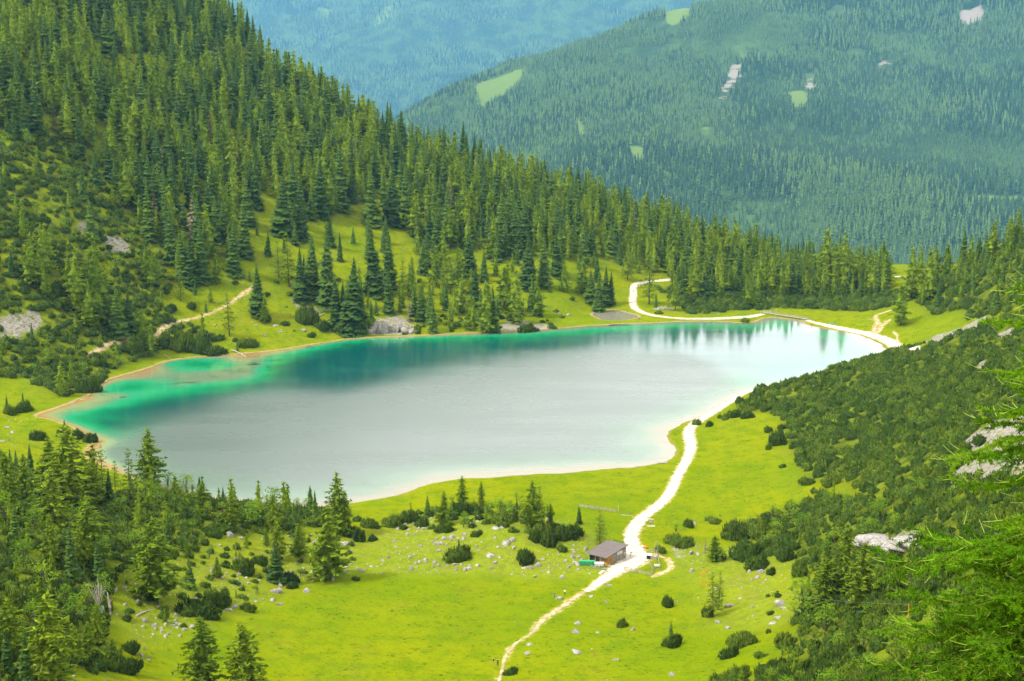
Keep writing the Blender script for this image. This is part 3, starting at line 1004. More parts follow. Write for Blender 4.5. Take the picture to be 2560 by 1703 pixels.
def make_spruce(seed, whorls=22, nb=9, Rr=0.155, ragged=0.3, bare=0.04, extra=True):
    r = np.random.default_rng(seed)
    s = Soup()
    for i in range(whorls):
        t = (i + r.uniform(-.3, .3)) / (whorls - 1)
        t = min(max(t, 0), 1)
        z = bare + (0.985 - bare) * t
        rad = Rr * ((1 - t) ** 0.82) * (1 + r.uniform(-ragged, ragged) * .6) + 0.008
        k = max(3, int(nb * (0.45 + 0.65 * (1 - t))))
        a0 = r.uniform(0, 6.3)
        for j in range(k):
            a = a0 + 6.283 * j / k + r.uniform(-.25, .25)
            d = (math.cos(a), math.sin(a))
            L = rad * r.uniform(1 - ragged, 1 + ragged * .7)
            ti = r.uniform(0, 1)
            p0 = np.array([d[0] * .004, d[1] * .004, z])
            frond(s, p0, d, L, L * r.uniform(.5, .8) + .012, r.uniform(.35, .65), ti, .45, .08)
            if extra and L > .05:
                pm = p0 + np.array([d[0], d[1], -.4]) * L * .5
                for q in (-.7, .7):
                    a2 = a + q
                    frond(s, pm, (math.cos(a2), math.sin(a2)), L * .5, L * .3, .6, min(1, ti + r.uniform(-.2, .2)), .4)
    if bare < .08 or extra:
        crown_core(s, r, lambda t: Rr * .66 * (1 - t) ** .85 + .004, bare + .01, .95, 7 if extra else 6)
    frond(s, np.array([0, 0, .93]), (1, 0), .012, .02, -5, .5)
    return s.done()


def make_larch(seed, whorls=17, nb=5, Rr=0.21, tufts=8, size=0.044, bare=0.14, dens=1.0, core=.52):
    r = np.random.default_rng(seed)
    s, st = Soup(), MB()
    lean = r.uniform(-.02, .02, 2)
    for i in range(whorls):
        t = (i + r.uniform(-.4, .4)) / (whorls - 1)
        t = min(max(t, 0), 1)
        z = bare + (0.97 - bare) * t
        prof = (1 - t) ** .75 * (0.55 + .45 * min(1, t * 4))
        rad = Rr * prof * r.uniform(.6, 1.2) + .012
        k = max(3, int(nb * (.7 + .5 * (1 - t))))
        a0 = r.uniform(0, 6.3)
        for j in range(k):
            a = a0 + 6.283 * j / k + r.uniform(-.5, .5)
            d = np.array([math.cos(a), math.sin(a), 0])
            L = rad * r.uniform(.6, 1.2)
            rise = r.uniform(-.25, .15)
            p0 = np.array([lean[0] * z, lean[1] * z, z])
            tip = p0 + d * L + np.array([0, 0, rise * L])
            if L > .05 and r.random() < .8:
                st.bar(p0, p0 + (tip - p0) * .85, .0045)
            ti = r.uniform(.1, .9)
            n = max(2, int(tufts * dens * L / Rr * 1.5))
            for q in range(n):
                f = (q + r.uniform(0, 1)) / n
                c = p0 + (tip - p0) * (.18 + .82 * f) + r.normal(0, 1, 3) * np.array([.012, .012, .008])
                sz = size * r.uniform(.7, 1.35)
                aa = a + r.uniform(-1.4, 1.4)
                e1 = np.array([math.cos(aa), math.sin(aa), r.uniform(-.5, .1)]) * sz
                e2 = np.array([-math.sin(aa), math.cos(aa), r.uniform(-.7, .7)]) * sz * .55
                dn = np.array([0, 0, -sz * r.uniform(.3, .9)])
                s.tris([c - e1 * .5, c + e2 * .6, c + e1, c - e2 * .6 + dn * .3, c + dn], [(0, 1, 2), (0, 3, 2), (1, 4, 3)], min(1, max(0, ti + r.uniform(-.25, .25))))
    if core:
        crown_core(s, r, lambda t: Rr * core * (1 - t) ** .75 * (.5 + .5 * min(1, t * 4 + .15)) + .004, bare + .03, .94, 7, 7, .3, lean)
    for q in range(6):
        c = np.array([lean[0], lean[1], .95 + .008 * q])
        a = r.uniform(0, 6.3)
        s.tris([c, c + np.array([math.cos(a) * .016, math.sin(a) * .016, .01]), c + np.array([0, 0, .035])], [(0, 1, 2)], .8)
    return s.done(), st, lean


def make_broadleaf(seed, lobes=7, leaves=300, wide=0.62, size=0.075, low=0.12):
    r = np.random.default_rng(seed)
    s, st = Soup(), MB()
    cs = []
    for i in range(lobes):
        a, h = r.uniform(0, 6.3), r.uniform(low + .16, .84)
        rr = wide * .5 * r.uniform(.2, .75) * (1 - abs(h - .5) * .9)
        cs.append((np.array([math.cos(a) * rr, math.sin(a) * rr, h]), r.uniform(.13, .23)))
    cs.append((np.array([0, 0, .82]), .17))
    for c, q in cs:
        st.tube([(0, 0, .0), (c[0] * .3, c[1] * .3, c[2] * .45), tuple(c)], [.022, .014, .005], 5)
    per = leaves // len(cs)
    for c, q in cs:
        ti0 = r.uniform(.15, .85)
        for k in range(per):
            d = r.normal(0, 1, 3)
            d /= np.linalg.norm(d)
            p = c + d * q * r.uniform(.45, 1.05) * np.array([1.15, 1.15, .8])
            a = r.normal(0, 1, 3)
            b = np.cross(a, d + .4 * r.normal(0, 1, 3))
            a /= np.linalg.norm(a)
            b /= np.linalg.norm(b) + 1e-6
            z = size * r.uniform(.5, 1.1)
            s.tris([p - a * z * .5, p + b * z * .3, p + a * z * .5, p - b * z * .3], [(0, 1, 2), (0, 2, 3)], min(1, max(0, ti0 + r.uniform(-.3, .3))))
    return s.done(), st


def make_pine_bush(seed, shoots=150, flat=0.5, L=0.2, core=True):
    """dwarf mountain pine: unit radius, upturned needle shoots over a lumpy dome"""
    r = np.random.default_rng(seed)
    s = Soup()
    lob = [(r.uniform(0, 6.3), r.uniform(.25, .6), r.uniform(.35, .6)) for _ in range(6)]

    def rad(d):
        a = math.atan2(d[1], d[0])
        return .78 + .17 * math.sin(2 * a + lob[0][0]) + .15 * math.sin(3 * a + lob[1][0] + 2 * d[2]) + .10 * math.sin(5 * a + lob[2][0] + 3 * d[2])
    if core:
        nu, nv = (10, 4) if shoots > 100 else (8, 3)
        V, T = [], []
        for j in range(nv + 1):
            for i in range(nu):
                ph, th = 6.283 * i / nu, (math.pi / 2) * j / nv
                d = np.array([math.cos(ph) * math.cos(th), math.sin(ph) * math.cos(th), math.sin(th)])
                q = rad(d) * .9 * r.uniform(.84, 1.1)
                V.append(d * q * np.array([1, 1, flat]) + np.array([0, 0, -.06 if j == 0 else 0.02]))
        for j in range(nv):
            for i in range(nu):
                a, b = j * nu + i, j * nu + (i + 1) % nu
                T += [(a, b, b + nu), (a, b + nu, a + nu)]
        s.tris(V, T, .15)
    for k in range(shoots):
        d = r.normal(0, 1, 3)
        d[2] = abs(d[2]) * .9 + .05
        d /= np.linalg.norm(d)
        q = rad(d) * r.uniform(.8, 1.02)
        p = d * q * np.array([1, 1, flat])
        dr = d * np.array([.75, .75, .2]) + np.array([0, 0, .75]) + r.normal(0, .2, 3)
        dr /= np.linalg.norm(dr)
        ln = L * r.uniform(.6, 1.4)
        a = np.cross(dr, r.normal(0, 1, 3))
        a /= np.linalg.norm(a) + 1e-6
        b = np.cross(dr, a)
        w = ln * .30
        p = p - dr * ln * .25
        V = [p + a * w, p - .5 * a * w + .87 * b * w, p - .5 * a * w - .87 * b * w, p + dr * ln]
        s.tris(V, [(0, 3, 1), (1, 3, 2), (2, 3, 0)], r.uniform(.1, 1))
    return s.done()


def make_rock(seed, sub=2, flat=.6):
    r = np.random.default_rng(seed)
    bm = bmesh.new()
    bmesh.ops.create_icosphere(bm, subdivisions=sub, radius=1)
    V = np.array([v.co[:] for v in bm.verts])
    T = np.array([[v.index for v in f.verts] for f in bm.faces])
    bm.free()
    q = np.ones(len(V))
    for k in range(14):                       # chop with random planes: facets and edges
        n = r.normal(0, 1, 3)
        n /= np.linalg.norm(n)
        dd = V @ n
        lim = r.uniform(.42, .85)
        V = V - np.clip(dd - lim, 0, None)[:, None] * n * .92
    V = V * (1 + r.uniform(-.07, .07, (len(V), 1)))
    V = V * np.array([1, r.uniform(.6, .95), flat * r.uniform(.8, 1.2)])
    V[:, 2] += flat * .38
    return V, T, r.uniform(0, 1, len(V))


def soup_mesh(name, S, mat, rot=None):
    V, T, t = S
    me = mesh_np(name, V, T, False, {'tint': t})
    me.materials.append(mat)
    return me


def trunk_mesh(name, rad, top, mat, extra=None, lean=(0, 0)):
    mb = extra if extra is not None else MB()
    zz = [-.03, .12, .4, .7, top]
    mb.tube([(lean[0] * z, lean[1] * z, z) for z in zz], [rad * 1.25, rad, rad * .72, rad * .42, rad * .06], 6)
    me = mb.mesh(name)
    me.materials.append(mat)
    return me


SPR = [make_spruce(100 + i, 22, 9, .165 + .02 * (i % 3), .28 + .05 * (i % 2), .03 + .03 * (i % 3)) for i in range(5)]
SPR_ME = [soup_mesh('crown', s, M['spruce']) for s in SPR]
SPR_TR = [trunk_mesh('trunk', .011, .93, M['bark'])]
LAR = [make_larch(200 + i, 20 + i % 3, 6, .25 + .025 * (i % 3), 9, .050, .06 + .05 * (i % 3), 1.0, .33) for i in range(4)]
LAR += [make_larch(230 + i, 18, 5, .22, 6, .036, .14, .9, 0) for i in range(2)]          # thin, see-through crowns
LAR += [make_larch(250 + i, 17 + i % 3, 5, .23 + .025 * (i % 3), 7, .054, .06 + .04 * (i % 3)) for i in range(4)]     # dense crowns of the far slope
LAR_ME = [soup_mesh('crown', s[0], M['larch']) for s in LAR]
LAR_TR = [trunk_mesh('trunk', .013, .95, M['bark'], s[1], s[2]) for s in LAR]
DEADC = make_spruce(300, 15, 5, .11, .5, .08, False)
DEAD_ME = [soup_mesh('crown', DEADC, M['dead'])]
BRO = [make_broadleaf(400 + i, 6 + i % 3, 330, .62 + .1 * (i % 2)) for i in range(4)]
BRO_ME = [soup_mesh('crown', s[0], M['leaf']) for s in BRO]
BRO_TR = []
for s in BRO:
    me = s[1].mesh('trunk')
    me.materials.append(M['bark'])
    BRO_TR.append(me)
PIN = [make_pine_bush(500 + i, 400, .40 + .08 * (i % 3), .19) for i in range(5)]
PIN_ME = [soup_mesh('dwarf_pine', s, M['pine']) for s in PIN]
m, nt, out = new_mat('limestone')
g = NT(nt)
oc = g.objco()
n1, n2 = g.noise(1.6, 4, .65, oc), g.noise(6.0, 3, .6, oc)
c = g.mix(g.maprange(n1, .35, .66), (0.13, 0.12, 0.105), (0.31, 0.29, 0.265))
c = g.mix(g.math('MULTIPLY', g.maprange(n2, .6, .75), .6), c, (0.13, 0.12, 0.10))
g.link(g.principled(c, .92, g.bump(g.math('ADD', n1, n2), .7, .12), .15), out.inputs[0])
M['rock'] = m
ROC = [make_rock(600 + i, 2, .5 + .1 * (i % 3)) for i in range(6)]
ROC_ME = [soup_mesh('boulder', s, M['rock']) for s in ROC]


# ------------------------------------------------------------------ where everything grows
plants = []      # dict(kind, x, y, z, h, w, var, label)


def pxm(p):
    """pixels per metre (upright, photo scale) at a ground point"""
    d = math.sqrt(p[0] ** 2 + p[1] ** 2 + (CAMZ - p[2]) ** 2)
    return F / d


def put(kind, px, py, hpx, wide=None, var=None, label=None, dz=0.0):
    p = ground(px, py)[0]
    dep = math.atan2(CAMZ - p[2], p[1])
    h = hpx / (pxm(p) * math.cos(dep))
    plants.append(dict(kind=kind, x=p[0], y=p[1], z=p[2] + dz, h=h, w=wide, var=var, label=label, key=True))


# prominent single trees, read off the photograph: foot (px, py) and height in pixels
for a in [(647, 790, 132), (670, 638, 61), (624, 703, 31), (643, 588, 34), (750, 753, 138), (777, 741, 153), (815, 764, 207), (842, 818, 126), (858, 814, 112), (515, 780, 30), (488, 737, 38), (459, 703, 130), (478, 711, 125), (505, 703, 150),
          (585, 684, 134), (612, 640, 140), (295, 841, 122), (325, 833, 110), (593, 879, 30), (57, 1005, 27), (17, 1017, 30), (972, 783, 115), (934, 734, 168), (972, 715, 138), (881, 833, 191), (902, 826, 122), (1083, 833, 84), (1187, 764, 103),
          (1171, 692, 122), (1236, 833, 104), (1320, 722, 134), (1359, 718, 138), (1478, 757, 88), (1497, 780, 104), (1512, 764, 103), (1527, 762, 88), (1640, 768, 38), (1761, 749, 73), (1983, 738, 88), (2408, 657, 84), (2465, 634, 54), (2448, 640, 50),
          (735, 560, 170), (705, 585, 150), (850, 525, 165), (755, 600, 160), (800, 540, 150), (180, 1447, 130), (474, 1470, 78), (777, 1272, 60), (1069, 1293, 57), (1147, 1388, 42), (1677, 1590, 40), (162, 1086, 38), (40, 1160, 36), (1448, 1310, 48), (20, 1680, 110),
          (1390, 690, 120), (1290, 640, 130), (1120, 600, 140), (980, 560, 150), (930, 560, 140), (1460, 660, 120), (640, 520, 130), (620, 560, 120)]:
    put('spruce', *a)
put('spruce', 689, 1455, 92, 1.7)
for a in [(660, 806, 68), (574, 841, 118, None, 4), (697, 695, 92, None, 5), (723, 718, 134, None, 4), (543, 711, 77), (528, 757, 42), (452, 753, 80, None, 5), (361, 690, 73), (358, 865, 90), (378, 891, 80), (222, 818, 107), (191, 780, 153), (245, 795, 195), (76, 715, 126), (110, 690, 120),
          (153, 990, 84), (1007, 737, 92, None, 4), (1057, 795, 100), (1091, 715, 103), (1126, 734, 96), (1148, 711, 92), (1217, 833, 130), (1263, 780, 115), (1290, 810, 134), (1347, 791, 103), (1412, 730, 80), (1458, 734, 92), (1569, 699, 88), (1623, 760, 122, None, 4),
          (1688, 776, 92), (1738, 749, 107), (1822, 730, 69), (1876, 768, 88), (1964, 738, 92), (1930, 734, 76), (2014, 741, 65), (2044, 730, 65), (2086, 734, 65), (2063, 715, 140), (2113, 722, 138), (2171, 722, 100), (2213, 722, 96), (2324, 749, 126), (2251, 814, 100),
          (2278, 749, 126), (2366, 690, 80), (2480, 640, 84), (2522, 622, 76), (2545, 612, 90), (2335, 702, 84), (2302, 708, 92), (2425, 665, 70), (172, 1268, 190, 1.35), (130, 1252, 150, 1.2), (131, 1318, 138, 1.3), (231, 1262, 145), (257, 1238, 118, None, 4), (325, 1257, 133, None, 4), (288, 1225, 70, None, 5), (377, 1224, 147), (365, 1218, 120, None, 5), (14, 1278, 138, 1.2), (228, 1405, 142, 1.5),
          (126, 1412, 119, .8), (394, 1510, 200, 1.2), (697, 1402, 105, .8), (748, 1392, 82, 1.1), (821, 1445, 174, 1.25), (845, 1335, 150, .95), (862, 1340, 110, .9), (505, 1268, 58, 1.7), (616, 1371, 38), (543, 1444, 52), (666, 1364, 46), (317, 1460, 32), (122, 1740, 232, 1.15), (27, 1625, 118, 1.2),
          (245, 1614, 98, .8), (220, 1645, 84), (283, 1655, 58), (505, 1722, 165, 1.1, 1), (615, 1732, 168, 1.15, 2), (1108, 1312, 84), (1155, 1262, 72), (1204, 1267, 63, .8), (1214, 1300, 40), (1330, 1322, 118, 1.1), (1347, 1314, 105, .9, 4), (1500, 1360, 86, 1.35, 5), (1783, 1541, 106, 1.0, 4), (1796, 1524, 92, .8, 5), (1787, 1402, 62, 1.6),
          (2113, 1502, 185), (2155, 1522, 152, 1.1), (2066, 1530, 130, 1.3), (2240, 1500, 90), (1840, 1320, 30), (600, 1420, 40), (470, 1395, 45), (1375, 1318, 60, .9), (440, 1250, 60), (60, 1230, 90)]:
    put('larch', *a)
for a in [(1024, 803, 76), (1361, 718, 57), (1178, 335, 66), (1219, 350, 72), (460, 560, 75), (1210, 330, 50), (570, 330, 70), (1762, 1382, 42)]:
    put('dead', *a)
for a in [(685, 1264, 50, 1.6), (630, 1314, 66, 1.5), (420, 1218, 38, 1.5), (465, 1225, 42, 1.6), (520, 1290, 40), (1251, 1293, 57, 1.3), (1278, 1297, 50, 1.3), (1292, 1262, 37, .8), (1864, 1327, 34), (1942, 1339, 38, 1.3), (1975, 1302, 50, 1.4), (2005, 1324, 44, 1.3), (2003, 1547, 110, 1.1), (2065, 1579, 72, 1.2),
          (2167, 1555, 48), (2090, 1642, 46, .9), (2178, 1692, 52, 2.2), (2170, 1350, 60, 1.3), (2240, 1330, 50, 1.2), (2200, 1290, 50, 1.3), (2120, 1265, 36, 1.5), (2290, 1250, 60, 1.2), (2060, 1390, 44, 1.2), (1900, 1345, 30), (1985, 1660, 34), (1955, 1640, 28), (2020, 1630, 36), (10, 1300, 70, 1.2), (90, 1330, 60, 1.3),
          (60, 1420, 70, 1.3), (110, 1465, 60, 1.4), (300, 1290, 45, 1.4), (430, 1320, 40, 1.3), (190, 1555, 70, 1.2), (165, 1520, 60), (355, 1360, 40), (620, 1290, 35), (1690, 1330, 30, 1.4), (210, 935, 30, 1.3), (300, 918, 30, 1.6), (85, 930, 22, 1.3), (1165, 825, 26, 1.8), (1205, 832, 22, 2.0), (1040, 1300, 25), (2350, 1440, 60, 1.2), (2230, 1600, 60, 1.2), (2330, 1580, 60, 1.2)]:
    put('broadleaf', *a)
# single dwarf pines on the open meadow: foot, width in pixels, height in pixels
for px, py, w, h in [(1148, 1397, 70, 40), (1314, 1405, 57, 37), (1114, 1328, 48, 20), (1055, 1316, 30, 20), (1192, 1338, 34, 16), (926, 1318, 44, 30), (982, 1314, 55, 30), (1025, 1305, 48, 35), (1185, 1283, 50, 32), (1150, 1287, 54, 36), (1265, 1305, 66, 32), (1355, 1337, 54, 38),
                     (1370, 1359, 58, 46), (1340, 1350, 40, 30), (1410, 1345, 60, 34), (1440, 1340, 40, 30), (932, 1350, 30, 14), (897, 1352, 34, 36), (880, 1340, 40, 34), (1405, 1377, 28, 14), (890, 1451, 27, 13), (1652, 1380, 34, 20), (1669, 1516, 35, 26), (1556, 1566, 37, 24), (1681, 1614, 52, 36),
                     (1277, 1684, 46, 14), (1700, 1360, 84, 24), (1840, 1345, 76, 50), (1900, 1342, 82, 48), (1865, 1396, 76, 40), (1893, 1418, 70, 36), (1928, 1434, 30, 20), (1800, 1400, 26, 26), (1910, 1378, 62, 32), (1966, 1396, 58, 32), (2000, 1438, 48, 38), (1770, 1542, 34, 28), (1963, 1613, 58, 36),
                     (1857, 1613, 76, 38), (1825, 1641, 50, 28), (1943, 1672, 54, 34), (1845, 1700, 84, 36), (1903, 1642, 42, 13), (1921, 1583, 16, 14), (1920, 1492, 14, 10), (1945, 1492, 22, 14), (1927, 1535, 24, 10), (1720, 1308, 26, 12), (1722, 1318, 30, 20), (1785, 1305, 50, 12),
                     (622, 1527, 38, 27), (500, 1535, 98, 42), (545, 1505, 84, 34), (310, 1680, 76, 44), (325, 1630, 44, 30), (610, 1430, 64, 40), (720, 1455, 50, 26), (730, 1470, 30, 18), (650, 1410, 40, 24), (375, 1495, 40, 30), (318, 830, 30, 20), (220, 980, 54, 40), (195, 1095, 40, 26), (225, 1105, 34, 26), (95, 1100, 36, 30), (160, 1090, 40, 30),
                     (27, 1035, 40, 26), (62, 1028, 42, 30), (620, 866, 46, 28), (670, 803, 24, 14), (779, 842, 26, 15), (712, 813, 24, 14), (765, 806, 56, 42), (805, 822, 40, 26), (340, 880, 60, 40), (500, 880, 70, 44), (450, 870, 60, 40), (540, 885, 54, 24), (1320, 830, 52, 26), (1382, 822, 24, 14), (430, 775, 34, 18), (480, 770, 30, 18),
                     (1742, 1062, 24, 18), (1773, 1066, 24, 18), (1800, 1045, 20, 12), (1840, 1042, 36, 20), (1870, 1045, 34, 18), (1920, 1080, 26, 20), (1955, 1073, 26, 16), (1945, 1110, 50, 40), (1921, 1124, 18, 18), (1957, 1168, 24, 10), (2016, 1178, 14, 10), (2020, 1210, 40, 22), (2036, 1232, 20, 14), (2080, 1212, 50, 28),
                     (2410, 1135, 50, 34), (2395, 1168, 64, 34), (2450, 1110, 40, 24), (2370, 1180, 44, 24), (1862, 806, 26, 14), (1648, 785, 24, 10), (1850, 1010, 30, 18)]:
    p = ground(px, py)[0]
    pm = pxm(p)
    plants.append(dict(kind='pine', x=p[0], y=p[1], z=p[2], h=1.12 * h / pm, w=1.15 * w / pm, var=None, label=None, key=True))


def scatter(poly, per_m2, seed, top=None):
    """random ground points over the stretch of ground that a photo polygon covers"""
    r = np.random.default_rng(seed)
    q = np.array(poly, float)
    q = smooth_closed(q, 1)
    q[:, 1] = np.maximum(q[:, 1], -60)
    gq = ground(q[:, 0], q[:, 1])
    gq = gq[gq[:, 1] < 1330]
    lo, hi = gq.min(0) - 12, gq.max(0) + 12
    lo[0], hi[0] = max(lo[0], -520), min(hi[0], 480)
    hi[1] = min(hi[1] + (60 if top else 0), 1330)
    n = int((hi[0] - lo[0]) * (hi[1] - lo[1]) * per_m2)
    x, y = r.uniform(lo[0], hi[0], n), r.uniform(lo[1], hi[1], n)
    return x, y, H(x, y), r


def thin(x, y, rad):
    """keep points no closer than rad (array)"""
    cell, keep = {}, np.zeros(len(x), bool)
    big = float(np.max(rad))
    for i in range(len(x)):
        c = (int(x[i] // big), int(y[i] // big))
        ok = True
        for a in (-1, 0, 1):
            for b in (-1, 0, 1):
                for j in cell.get((c[0] + a, c[1] + b), ()):
                    if (x[i] - x[j]) ** 2 + (y[i] - y[j]) ** 2 < (0.5 * (rad[i] + rad[j])) ** 2:
                        ok = False
        if ok:
            keep[i] = True
            cell.setdefault(c, []).append(i)
    return keep


def dpath(x, y):
    i = np.clip(np.searchsorted(GX, x) - 1, 0, len(GX) - 2)
    j = np.clip(np.searchsorted(GY, y) - 1, 0, len(GY) - 2)
    return DP[j, i], SDn[j, i], DS[j, i]


CLEARINGS = [[(588, 560), (622, 500), (690, 505), (725, 560), (705, 640), (650, 715), (592, 690)], [(800, 550), (880, 522), (1015, 515), (1005, 570), (900, 592), (810, 592)], [(1330, 700), (1400, 690), (1470, 760), (1440, 805), (1330, 812)], [(545, 760), (640, 740), (740, 800), (760, 850), (600, 870), (560, 850)], [(960, 640), (1060, 640), (1050, 700), (960, 690)]]
KX, KY = np.array([p['x'] for p in plants]), np.array([p['y'] for p in plants])


def clear_of_keys(x, y, d):
    ok = np.ones(len(x), bool)
    for a, b in zip(KX, KY):
        ok &= (x - a) ** 2 + (y - b) ** 2 > d * d
    return ok


# dense forest on the far slope
x, y, z, r = scatter(Z_DENSE, .09, 31, True)
px, py, _ = project(x, y, z)
dens_n = fbm(x, y, 60, 3, 14)
dp_, sh_, ds_ = dpath(x, y)
ok = inside(px, py, Z_DENSE) & ~rmask(px, py, CLEARINGS) & (dp_ > 2) & (sh_ > 4) & (ds_ > 1.5) & (dens_n > -.24)
x, y, z, px, py, dens_n = (a[ok] for a in (x, y, z, px, py, dens_n))
k = thin(x, y, 6.4 + 6.0 * np.abs(fbm(x, y, 30, 2, 9)))
x, y, z, px, py, dens_n = (a[k] for a in (x, y, z, px, py, dens_n))
k = visible(x, y, z + 20) & clear_of_keys(x, y, 4)
x, y, z, px, py, dens_n = (a[k] for a in (x, y, z, px, py, dens_n))
lar_p = .50 + .5 * fbm(x, y, 120, 2, 17) + .12 * sstep(300, 0, px)
for i in range(len(x)):
    u = r.random()
    kind = 'larch' if u < lar_p[i] else ('dead' if u > .985 else 'spruce')
    hh = r.uniform(23, 36) * (.9 if kind == 'larch' else 1.0) * (.75 if px[i] > 1900 else 1) * (.55 + .45 * min(1, r.random() * 2.2))
    plants.append(dict(kind=kind, x=x[i], y=y[i], z=z[i], h=hh, w=None, var=None, label=None, key=False))
# scattered trees: hill of pines, clearings, right shoulder, moraine, lower slopes
for poly, n, rad, hr, kinds, seed in [(Z_HILLPINE, 6000, 12.5, (9, 22), ('spruce', 'larch', 'larch', 'larch', 'broadleaf'), 41), ([(1660, 690), (2100, 690), (2215, 700), (2215, 735), (2080, 745), (1700, 740)], 9000, 6.5, (13, 24), ('larch', 'larch', 'spruce'), 42),
                                      (Z_UPPERRIGHT, 4000, 11, (7, 16), ('larch', 'spruce', 'larch'), 43), (Z_LOWLEFT, 4000, 7.2, (4.5, 12), ('larch', 'broadleaf', 'larch', 'broadleaf', 'spruce'), 44),
                                      (Z_LOWRIGHT, 4000, 8.5, (3.4, 7.0), ('broadleaf', 'broadleaf', 'larch'), 45), (Z_RIGHTPINE, 4000, 10, (2.2, 4.6), ('broadleaf', 'larch', 'broadleaf'), 46), (Z_ROCKGRASS, 2500, 7, (1.5, 4.0), ('larch', 'broadleaf'), 47),
                                      ([(880, 1305), (1000, 1285), (1150, 1268), (1350, 1270), (1470, 1320), (1420, 1350), (1250, 1318), (1000, 1325)], 0, 7, (3, 7), ('broadleaf', 'larch', 'broadleaf'), 49),
                                      ([(560, 640), (640, 500), (760, 560), (1000, 550), (1300, 640), (1480, 650), (1540, 760), (1400, 800), (1100, 822), (900, 825), (800, 760), (620, 700)], 3000, 11.5, (11, 25), ('spruce', 'larch', 'spruce', 'larch'), 48), ([(860, 780), (1100, 770), (1300, 770), (1400, 790), (1380, 815), (1200, 826), (1040, 832), (880, 835)], 0, 8, (8, 22), ('spruce', 'larch', 'larch', 'broadleaf'), 38)]:
    x, y, z, r = scatter(poly, 1.6 / rad ** 2, seed)
    px, py, _ = project(x, y, z)
    dp_, sh_, ds_ = dpath(x, y)
    ok = inside(px, py, poly) & ~rmask(px, py, CLEARINGS) & (dp_ > 2) & (sh_ > 4) & (ds_ > 1)
    x, y, z, px, py = (a[ok] for a in (x, y, z, px, py))
    k = thin(x, y, np.full(len(x), float(rad)) * r.uniform(.8, 1.3, len(x)))
    x, y, z = x[k], y[k], z[k]
    k = visible(x, y, z + 6) & clear_of_keys(x, y, 4.5)
    x, y, z = x[k], y[k], z[k]
    for i in range(len(x)):
        kind = kinds[int(r.integers(len(kinds)))]
        hh = r.uniform(*hr) * (.6 if kind == 'broadleaf' and hr[1] > 7 else 1)
        plants.append(dict(kind=kind, x=x[i], y=y[i], z=z[i], h=hh, w=None, var=None, label=None, key=False))
# dwarf pine thickets
for poly, n, rad, wr, seed, cut in [(Z_RIGHTPINE, 0, 3.7, (4.2, 7.6), 51, -.40), (Z_LOWRIGHT, 0, 3.0, (3.4, 6.0), 52, -.5), (Z_LOWLEFT, 0, 3.2, (3.6, 6.4), 53, -.5), (Z_HILLPINE, 0, 3.7, (4.6, 8.4), 54, -.45), (Z_UPPERRIGHT, 0, 4.6, (5.0, 9.0), 55, -.30), (Z_FARSHORE, 0, 4.6, (5.5, 9.0), 56, -.42), (Z_ROCKGRASS, 0, 4, (1.5, 4.2), 57, .05), ([(880, 1305), (1000, 1285), (1150, 1268), (1350, 1270), (1470, 1320), (1420, 1360), (1330, 1350), (1250, 1318), (1000, 1325)], 0, 4.5, (2.5, 5.5), 58, -.12), ([(860, 800), (1100, 790), (1400, 800), (1390, 818), (1200, 828), (1040, 836), (880, 838)], 0, 5, (3, 7), 59, -.2), ([(560, 660), (800, 700), (1000, 700), (1300, 720), (1500, 740), (1400, 800), (900, 825), (560, 860)], 0, 12, (2.5, 6), 60, -.2)]:
    x, y, z, r = scatter(poly, 3.0 / rad ** 2, seed)
    px, py, _ = project(x, y, z)
    dp_, sh_, ds_ = dpath(x, y)
    ok = inside(px, py, poly) & (dp_ > 1.5) & (sh_ > 2) & (ds_ > .5) & (fbm(x, y, 26, 3, seed) > cut)
    x, y, z = x[ok], y[ok], z[ok]
    k = thin(x, y, np.full(len(x), rad * 1.0))
    x, y, z = x[k], y[k], z[k]
    k = visible(x, y, z + 1.5)
    x, y, z = x[k], y[k], z[k]
    for i in range(len(x)):
        w = r.uniform(*wr)
        plants.append(dict(kind='pine', x=x[i], y=y[i], z=z[i], h=w * r.uniform(.42, .62), w=w, var=None, label=None, key=False))
